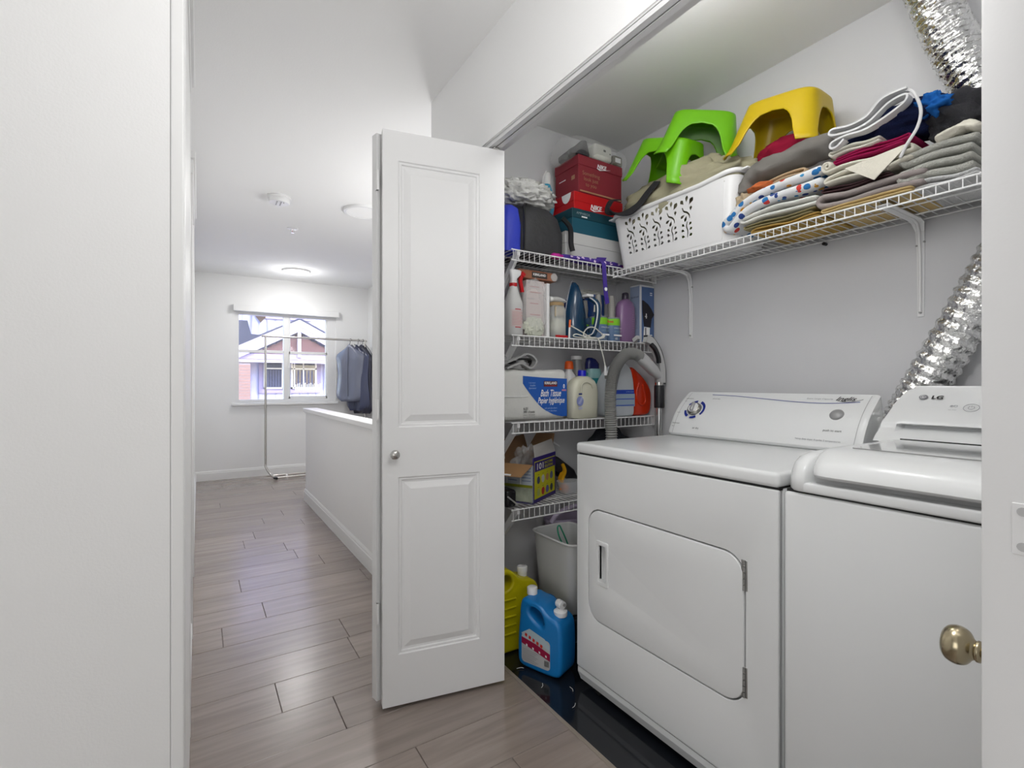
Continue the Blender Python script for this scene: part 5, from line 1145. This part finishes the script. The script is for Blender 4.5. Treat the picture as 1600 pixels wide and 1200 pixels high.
MB().sl([(0, 0, 0, .026, .026), (.02, 0, 0, .030, .030), (.14, 0, 0, .030, .030), (.17, 0, 0, .018, .018), (.20, 0, 0, .008, .008)], 20, 2.2).xf(Matrix.Translation((1.46, 1.925, s4+.155)) @ Matrix.Rotation(math.radians(125), 4, 'Y')).build('motor_body', M_blk, pd, smooth=50)
strap([(1.50, 1.90, s4+.135), (1.515, 1.90, s4+.10), (1.50, 1.90, s4+.065), (1.495, 1.90, s4+.045)], .015, .007, mat('tool_yellow', (.65, .33, .01), .4), pd, 'trigger_guard', label='yellow guard', up=(0, 1, 0))
MB().box(1.505, 1.57, 1.90, 1.96, s4+.062, s4+.115, r=.012).build('handle', M_blk, pd, smooth=50)
ct = T('plastic_tub', 'small clear plastic tub with orange contents behind the opened box', 'tub', (1.50, 1.86, s4))
MB().sl([(s4+.001, 1.515, 1.86, .045, .032), (s4+.05, 1.515, 1.86, .056, .040), (s4+.058, 1.515, 1.86, .060, .043)], 32, 3).build('tub', mat('tub_clear', (.75, .77, .8), .1, alpha=.4), ct, smooth=50)
MB().blob((1.488, 1.86, s4+.024), (.022, .025, .020), .3, 3, 3, 92).build('contents', mat('orange_contents', (.6, .22, .08), .6), ct, smooth=60)
sc = T('scraper', 'pale grey angled blade tool leaning behind the opened box', 'tool', (1.50, 1.97, s4))
MB().poly([(1.43, 1.955, s4+.19), (1.50, 1.955, s4+.10), (1.55, 1.955, s4+.092), (1.56, 1.955, s4+.125), (1.50, 1.96, s4+.15)], (0, .004, 0)).build('blade', mat('pale_metal', (.4, .4, .4), .4), sc)
MB().tube([(1.46, 1.97, s4+.26), (1.54, 1.97, s4+.21)], .006, 8).build('shaft', M_plw, sc)
bl = T('black_case', 'glossy black object at the left end of the lowest shelf', 'case', (1.12, 1.80, s4))
MB().box(1.095, 1.150, 1.76, 1.87, s4, s4+.075, r=.014, seg=3).build('body', mat('gloss_black', (.012, .012, .013), .2), bl, smooth=50)
MB().tube([(1.10, 1.757, s4+.05), (1.125, 1.755, s4+.03), (1.148, 1.757, s4+.012)], .0035, 6).build('zip_pull', M_plg, bl)
# ------------------------------------------------------------------ closet floor
yj, yb_ = prof_jug('cleaner_jug', 'yellow plastic jug with white cap on the closet floor behind the door', 'jug', cbez([(0, .02, 0), (.012, .0, 0), (.21, .0, 0), (.222, .02, 0), (.228, .20, 0), (.222, .265, 0), (.195, .285, 0), (.155, .29, 0), (.115, .30, 0), (.10, .335, 0), (.06, .355, 0), (.015, .345, 0), (0, .31, 0)], 5), [cbez([(.028, .29, 0), (.035, .262, 0), (.07, .262, 0), (.088, .285, 0), (.078, .318, 0), (.045, .325, 0), (.028, .29, 0)][:-1], 3)], .055, frameM((1.030, 1.80, .001), FX, FZ), mat('yellow_jug_plastic', (.56, .49, .004), .35), (1.10, 1.80, 0), .018, 4)
MB().lathe([(.021, .288), (.021, .305), (.023, .306), (.023, .326), (.020, .329)], (1.203, 1.80, 0), 24).build('cap', M_plw, yj, smooth=50)
for q in range(5): MB().box(1.06, 1.135, 1.7395, 1.75, .075+q*.036, .083+q*.036, r=.003).build('moulded_rib', MATS['yellow_jug_plastic'], yj, smooth=50)
jd = Vector((-.36, .933, 0)).normalized()      # front end towards the room
JM = frameM((1.212, 1.492, .001), jd, FZ)
ol = cbez([(0, .02, 0), (.012, 0, 0), (.185, 0, 0), (.20, .02, 0), (.20, .12, 0), (.192, .20, 0), (.185, .275, 0), (.150, .275, 0), (.142, .262, 0), (.115, .268, 0), (.085, .262, 0), (.068, .238, 0), (.058, .225, 0), (.012, .222, 0), (0, .20, 0), (-.004, .1, 0)], 5)
bj, _ = prof_jug('detergent_jug', 'large blue detergent jug with two white caps on the closet floor', 'jug', ol, [cbez([(.092, .232, 0), (.078, .20, 0), (.082, .178, 0), (.12, .195, 0), (.148, .225, 0), (.135, .246, 0), (.108, .246, 0), (.092, .232, 0)][:-1], 3)], .060, JM, mat('detergent_blue', (.008, .19, .52), .3, coat=.2), (1.10, 1.54, 0), .024, 5)
c1 = JM @ Vector((.168, .272, 0)); c2 = JM @ Vector((.034, .220, 0))
MB().lathe([(.021, 0), (.021, .026), (.018, .029)], c1, 28).build('cap', M_plw, bj, smooth=50)
dc = MB().lathe([(.026, 0), (.027, .006), (.027, .018), (.022, .022), (.016, .024), (.016, .030)], c2, 28).build('dispenser_cap', M_plw, bj, smooth=50)
MB().lathe([(.015, -.016), (.016, -.012), (.016, .012), (.015, .016)], c2+Vector((0, 0, .044)), 24, 'Y').build('tap', M_plw, dc, smooth=50)
MB().lathe([(.006, -.021), (.006, -.015)], c2+Vector((.004, 0, .046)), 16, 'Y').build('tap_mouth', M_plg, dc)
sd_ = -1
def jface(pts, nm, m, off=.0008): return MB().poly([JM @ Vector((x, y_, (.060+off)*JSIDE)) for x, y_ in pts], None).build(nm, m, bj)
zn = JM.to_3x3() @ Vector((0, 0, 1)); JSIDE = 1 if zn.x < 0 else -1
lo = rrect(.045, .178, .022, .135, .015, 5)
jface(lo, 'back_label', mat('label_grey_white', (.50, .50, .50), .5))
jface([(.178, .095), (.178, .120), (.110, .108), (.045, .088), (.045, .060), (.110, .078)], 'red_stripe', mat('label_crimson', (.32, .006, .05), .5), .0014)
jface([(.165, .10), (.178, .135), (.14, .16), (.07, .14), (.045, .115), (.045, .10), (.11, .12)], 'front_print', mat('label_bright', (.45, .55, .6), .5), .0012)
for q in range(5): jface([(.160-q*.018, .140-q*.006), (.150-q*.018, .136-q*.006), (.152-q*.018, .124-q*.006), (.162-q*.018, .128-q*.006)], 'letter_block', MATS['print_red'], .0018)
for q in range(4): jface([(.156-q*.03, .098-q*.006), (.149-q*.03, .096-q*.006), (.149-q*.03, .088-q*.006), (.156-q*.03, .09-q*.006)], 'stripe_icon', M_white, .002)
for q in range(8): jface([(.172, .076-q*.006), (.100+(q % 3)*.008, .070-q*.006), (.100+(q % 3)*.008, .0685-q*.006), (.172, .0745-q*.006)], 'print_line', M_inkg, .0018)
for q in range(9): jface([(.070-q*.0024, .058), (.0688-q*.0024, .058), (.0688-q*.0024, .036), (.070-q*.0024, .036)], 'bar', M_ink, .002)
bn = T('waste_bin', 'white plastic waste bin tucked between the dryer and the shelves', 'bin', (1.39, 1.73, .14))
def binsec(z, k, o_=0): return (z, 1.425, 1.740, (.118)*k-o_, (.150)*k-o_, 6)
bm_ = MB().rings([[v for v in r] for r in []] or [[Vector(p) for p in ring] for ring in []]) if False else None
secs_o = [binsec(.142, .80), binsec(.148, .83), binsec(.30, .91), binsec(.425, .98), binsec(.44, 1.0), binsec(.452, 1.0)]
secs_i = [binsec(.452, 1.0, .006), binsec(.43, .985, .006), binsec(.30, .91, .004), binsec(.150, .82, .003)]
MB().sl(secs_o+secs_i, 56, 6).build('body', mat('bin_white', (.64, .64, .63), .35), bn, smooth=50)
rp = []
z_, cx_, cy_, hx_, hy_, p_ = binsec(.450, 1.0)
for k in range(56):
    a = 2*PI*k/56; e = 2/6; ca, sa = math.cos(a), math.sin(a); rp.append((cx_+(hx_+.002)*abs(ca)**e*(1 if ca >= 0 else -1), cy_+(hy_+.002)*abs(sa)**e*(1 if sa >= 0 else -1), .450))
MB().tube(rp, .0055, 8, loop=True).build('rim', MATS['bin_white'], bn, smooth=60)
ct_ = T('canister', 'black vacuum canister under the white bin beside the dryer', 'vacuum cleaner', (1.38, 1.70, 0))
MB().box(1.29, 1.53, 1.59, 1.88, .03, .139, r=.03, seg=4).build('body', mat('canister_black', (.015, .015, .017), .3), ct_, smooth=60)
for xx, yy in ((1.315, 1.62), (1.505, 1.62), (1.315, 1.85), (1.505, 1.85)): MB().lathe([(.03, -.012), (.033, -.008), (.033, .008), (.03, .012)], (xx, yy, .034), 20, 'X').build('wheel', M_plg, ct_, smooth=50)
gl = T('green_wire_loop', 'thin green looped handle sticking out of the white bin', 'strap', (1.37, 1.70, .16))
MB().tube(bez([(1.42, 1.70, .20), (1.400, 1.70, .36), (1.375, 1.70, .43), (1.345, 1.70, .490), (1.332, 1.70, .510), (1.322, 1.70, .500), (1.332, 1.70, .460), (1.365, 1.70, .40), (1.395, 1.70, .34), (1.41, 1.70, .20)], 8), .0034, 8).build('loop', mat('green_plastic_wire', (.03, .28, .16), .35), gl, smooth=180)
MB().blob((1.42, 1.71, .345), (.05, .06, .03), .4, 3, 3, 95).build('knotted_bag', mat('green_bag', (.08, .35, .22), .3), gl, smooth=60)
lv = T('lavender_tub', 'lavender plastic tub rim curving up behind the white bin', 'tub', (1.58, 1.93, .2))
MB().lathe([(.10, .03), (.13, .12), (.155, .40), (.162, .46), (.168, .465), (.162, .455), (.150, .40), (.10, .035)], (0, 0, 0), 40, sy=.45).xf(Matrix.Translation((1.60, 1.945, .0))).build('tub', mat('lavender_plastic', (.42, .36, .48), .4), lv, smooth=60)
MB().tube(bez([(1.445, 1.91, .455), (1.47, 1.90, .49), (1.53, 1.895, .515), (1.60, 1.895, .52), (1.70, 1.895, .49), (1.75, 1.91, .455)], 8), .012, 10).build('handle', MATS['lavender_plastic'], lv, smooth=180)
for i, (x, y_, a) in enumerate(((1.075, 1.48, .5), (1.16, 1.40, 1.0), (1.09, 1.62, 2.4), (1.10, 1.33, .2))):
    o = MB().tube(bez([(x, y_, .0005), (x+.012*math.cos(a), y_+.012*math.sin(a), .001), (x+.028*math.cos(a+.3), y_+.028*math.sin(a+.3), .0005)], 4), .0009, 4).build('thread_scrap', M_white)
    tag(o, ('tiny white thread scrap right in front of the blue jug', 'tiny white thread scrap by the front corner of the dryer', 'tiny white thread scrap left of the blue jug', 'tiny white thread scrap nearest the laminate floor edge')[i], 'scrap', 'thread scraps on the closet floor')
# ------------------------------------------------------------------ clothes rack with garment bags
M_rack = mat('rack_chrome', (.55, .53, .50), .25, .8)
rk = T('clothes_rack', 'slim chrome clothes rack in front of the far window', 'rack', (.67, 6.45, 0))
MB().tube([(.673, 6.50, .16), (.673, 6.50, 1.70)], .013, 12).build('post', M_rack, rk, smooth=60)
MB().tube(bez([(.673, 6.50, .18), (.675, 6.49, .14), (.72, 6.43, .06), (.765, 6.37, .022)], 6), .013, 12).build('foot', M_rack, rk, smooth=60)
MB().tube([(.755, 6.385, .022), (.777, 6.352, .018)], .016, 12).build('end_cap', M_blk, rk)
MB().tube([(.69, 6.52, .03), (1.88, 6.52, .03)], .010, 10).build('base_bar', M_rack, rk, smooth=60)
MB().tube([(.76, 6.39, .022), (1.88, 6.39, .022)], .010, 10).build('base_bar', M_rack, rk, smooth=60)
MB().tube([(.640, 6.50, 1.700), (1.875, 6.50, 1.700)], .013, 12).build('top_rail', M_rack, rk, smooth=60)
MB().lathe([(.016, .630), (.016, .642)], (0, 6.50, 1.70), 12, 'X').build('end_cap', M_rack, rk)
MB().lathe([(.014, 0), (.014, .03), (.006, .045)], (.90, 6.45, .0), 10).build('castor', M_plw, rk)
MB().tube([(1.85, 6.50, .03), (1.85, 6.50, 1.70)], .013, 12).build('post', M_rack, rk, smooth=60)
def garment_bag(x, rz, label, col, L_, nm):
    t = T('garment_bag', label, 'garment bag', (x, 6.50, 1.70), 'garment bags on the rack', rz)
    m = mat(nm, col, .32, bump=.9, bscale=7, spec=.6); n = 28; rs = []
    for k in range(22):
        f_ = k/21; z = -.055-L_*f_
        wd = .185*min(1, (.16+f_*6)**.7) if f_ < .16 else .185+.012*math.sin(f_*9)
        wd = min(wd, .24); 
        if f_ > .94: wd *= 1-(f_-.94)*5
        dp = .035+.03*min(1, f_*4); ring = []
        for q in range(n):
            a = 2*PI*q/n; w_ = 1+.45*noise.noise(Vector((math.cos(a)*3.5, math.sin(a)*3.5+x*9, f_*2.2)))
            ring.append(Vector((dp*math.sin(a)*w_*(1+.35*math.sin(q*1.3+x*5)*f_), wd*math.cos(a)*(1+.06*noise.noise(Vector((x*9, f_*6, math.cos(a))))), z-.06*abs(math.cos(a))**1.5*(1-f_)**6)))
        rs.append(ring)
    MB().rings(rs).build('cover', m, t, world=False, smooth=180)
    MB().tube(bez([(0, .012, -.055), (0, .005, -.02), (0, .018, .003), (0, .0, .017), (0, -.017, .0), (0, -.014, -.012)], 6), .003, 6).build('hook', M_blk, t, world=False)
    e = []
    for k in range(22):
        f_ = k/21; wd = .188*min(1, (.16+f_*6)**.7) if f_ < .16 else .188+.012*math.sin(f_*9)
        e.append((0, -wd if f_ < .94 else -wd*(1-(f_-.94)*5), -.055-L_*f_))
    MB().tube(e, .0045, 5).build('binding', mat('bag_binding', (.015, .015, .03), .5), t, world=False)
    MB().tube([(-.062, 0, -.10), (-.072, 0, -.4), (-.068, 0, -.05-L_+.06)], .003, 4).build('zip', MATS['bag_binding'], t, world=False)
    return t
garment_bag(1.665, math.radians(48), 'light steel-blue garment bag at the front of the clothes rack', (.17, .185, .25), .74, 'bag_steel_blue')
garment_bag(1.765, math.radians(30), 'mid slate garment bag in the middle of the rack', (.06, .07, .13), .86, 'bag_slate')
garment_bag(1.825, math.radians(20), 'darkest garment bag at the wall end of the rack', (.035, .037, .06), .90, 'bag_dark')
# ------------------------------------------------------------------ neighbouring house outside the window
EY = 11.0
M_sid = mat('painted_siding', (.50, .50, .74), .7); M_brd = mat('barge_board_paint', (.55, .50, .68), .6); M_sh = mat('red_brown_shingle', (.10, .045, .05), .8, var=.2, vscale=14); M_tr = mat('house_trim_lavender', (.30, .26, .46), .6)
M_rf = mat('dark_roofing', (.03, .035, .07), .8)
hs_ = T('neighbour_house', 'neighbouring house with gabled porch, board siding and white windows', 'house', (1.5, EY, -3))
MB().box(-2.5, 5, EY, EY+.3, -3, 6).build('wall', M_sid, hs_)
bt = MB()
k = -2.4
while k < 4.9:
    bt.box(k, k+.03, EY-.02, EY, -3, 6); k += .155
bt.build('battens', mat('batten_paint', (.34, .34, .58), .7), hs_, kind='stuff')
# porch gable: apex (1.66, 2.37), falls 0.45 per metre each way
ax_, az_ = 1.66, 2.40
for s_ in (-1, 1):
    e = 1.25
    P = [(ax_, EY-.75, az_+.015), (ax_+s_*e, EY-.75, az_-.52*e+.015), (ax_+s_*e, EY-.75, az_-.52*e-.02), (ax_, EY-.75, az_-.02)]
    MB().poly(P, (0, .75, 0)).build('porch_roof', M_rf, hs_)
    for dz, yy, th in ((.02, -.74, .13), (.145, -.72, .10)):
        P = [(ax_, EY+yy, az_-dz), (ax_+s_*e, EY+yy, az_-.52*e-dz), (ax_+s_*e, EY+yy, az_-.52*e-dz-th), (ax_, EY+yy, az_-dz-th)]
        MB().poly(P, (0, .04, 0)).build('barge_board', M_brd, hs_)
for k in range(6):
    zt_ = az_-.26-.085*k; hw_ = (az_-.24-zt_)/.52+.05
    if hw_ < 1.15: MB().poly([(ax_-hw_, EY-.62-.006*k, zt_-.085), (ax_+hw_, EY-.62-.006*k, zt_-.085), (ax_+hw_-.12, EY-.62-.006*k+.004, zt_), (ax_-hw_+.12, EY-.62-.006*k+.004, zt_)], (0, .02, 0)).build('shingle_course', M_sh, hs_)
MB().box(ax_-.03, ax_+.03, EY-.70, EY-.64, az_-.75, az_-.15).build('king_post', M_brd, hs_)
MB().box(ax_-1.2, ax_+1.2, EY-.66, EY-.55, az_-.80, az_-.70).build('porch_beam', M_tr, hs_)
MB().box(ax_-1.2, ax_+1.2, EY-.64, EY-.55, az_-.86, az_-.80).build('porch_beam', M_brd, hs_)
pc = MB().box(.62, .82, EY-.6, EY-.45, -3, 1.54).build('brick_column', mat('column_mortar', (.30, .26, .30), .9), hs_)
bme = None
for r_ in range(20):
    o = MB().box(.615 if r_ % 2 else .618, .822, EY-.606, EY-.60, 1.49-.055*r_-.045, 1.49-.055*r_).build('brick', mat('brick_red', (.26, .16, .15), .9), pc) if bme is None else bpy.data.objects.new('brick', bme)
    if bme is None: bme = o.data; b0z = 0
    else:
        C.objects.link(o); o.parent = pc; o.location = (0, 0, -.055*r_) if True else 0
def house_window(x0, x1, z0, z1, mull, tr=.085):
    w_ = MB().box(x0-tr, x1+tr, EY-.05, EY-.02, z0-tr, z1+tr).build('window_surround', M_tr, hs_)
    fm = MB().box(x0, x1, EY-.08, EY-.05, z1-.035, z1).box(x0, x1, EY-.08, EY-.05, z0, z0+.035).box(x0, x0+.035, EY-.08, EY-.05, z0, z1).box(x1-.035, x1, EY-.08, EY-.05, z0, z1)
    for q in mull: fm.box(q-.012, q+.012, EY-.08, EY-.05, z0, z1)
    fm.box(x0, x1, EY-.08, EY-.05, z1-.20, z1-.175)
    fm.build('window_frame', M_white, w_)
    MB().box(x0+.02, x1-.02, EY-.062, EY-.056, z0+.02, z1-.02).build('pane', mat('dark_pane', (.015, .02, .06), .08), w_)
    rc = random.Random(int(x0*10))
    cm = MB()
    for q in range(6): cm.box(x0+.06+q*(x1-x0-.1)/6, x0+.09+q*(x1-x0-.1)/6, EY-.0635, EY-.0622, z0+.03, z1-.22)
    cm.build('curtain_folds', mat('curtain_slate', (.06, .07, .15), .7), w_)
house_window(1.10, 1.50, 1.03, 1.63, [1.44])
house_window(1.60, 2.10, 1.03, 1.63, [1.84, 1.665])
house_window(1.15, 1.92, 2.53, 3.1, [1.5])
MB().poly([(.86, EY-.9, 2.62), (1.05, EY-.9, 2.62), (1.05, EY-.9, 2.36)], (0, .9, 0)).build('eave_soffit', mat('timber_soffit', (.25, .12, .04), .7), hs_)
MB().poly([(.2, EY-.5, 2.33), (.78, EY-.5, 2.33), (.84, EY-.5, 2.08), (1.15, EY-.5, 2.06), (1.05, EY-.5, 1.95), (.2, EY-.5, 1.7)], (0, .5, 0)).build('side_roof', M_rf, hs_)
pk = MB()
for q in range(14): pk.box(1.62+q*.035, 1.63+q*.035, EY-.52, EY-.505, 1.0, 1.12+.015*(q % 3))
pk.box(1.60, 2.12, EY-.515, EY-.505, 1.03, 1.045).build('balcony_pickets', M_white, hs_)
struct('ground_outside', MB().box(-6, 9, 6.95, 12, -3.1, -3.0), mat('asphalt', (.2, .2, .2), .9))
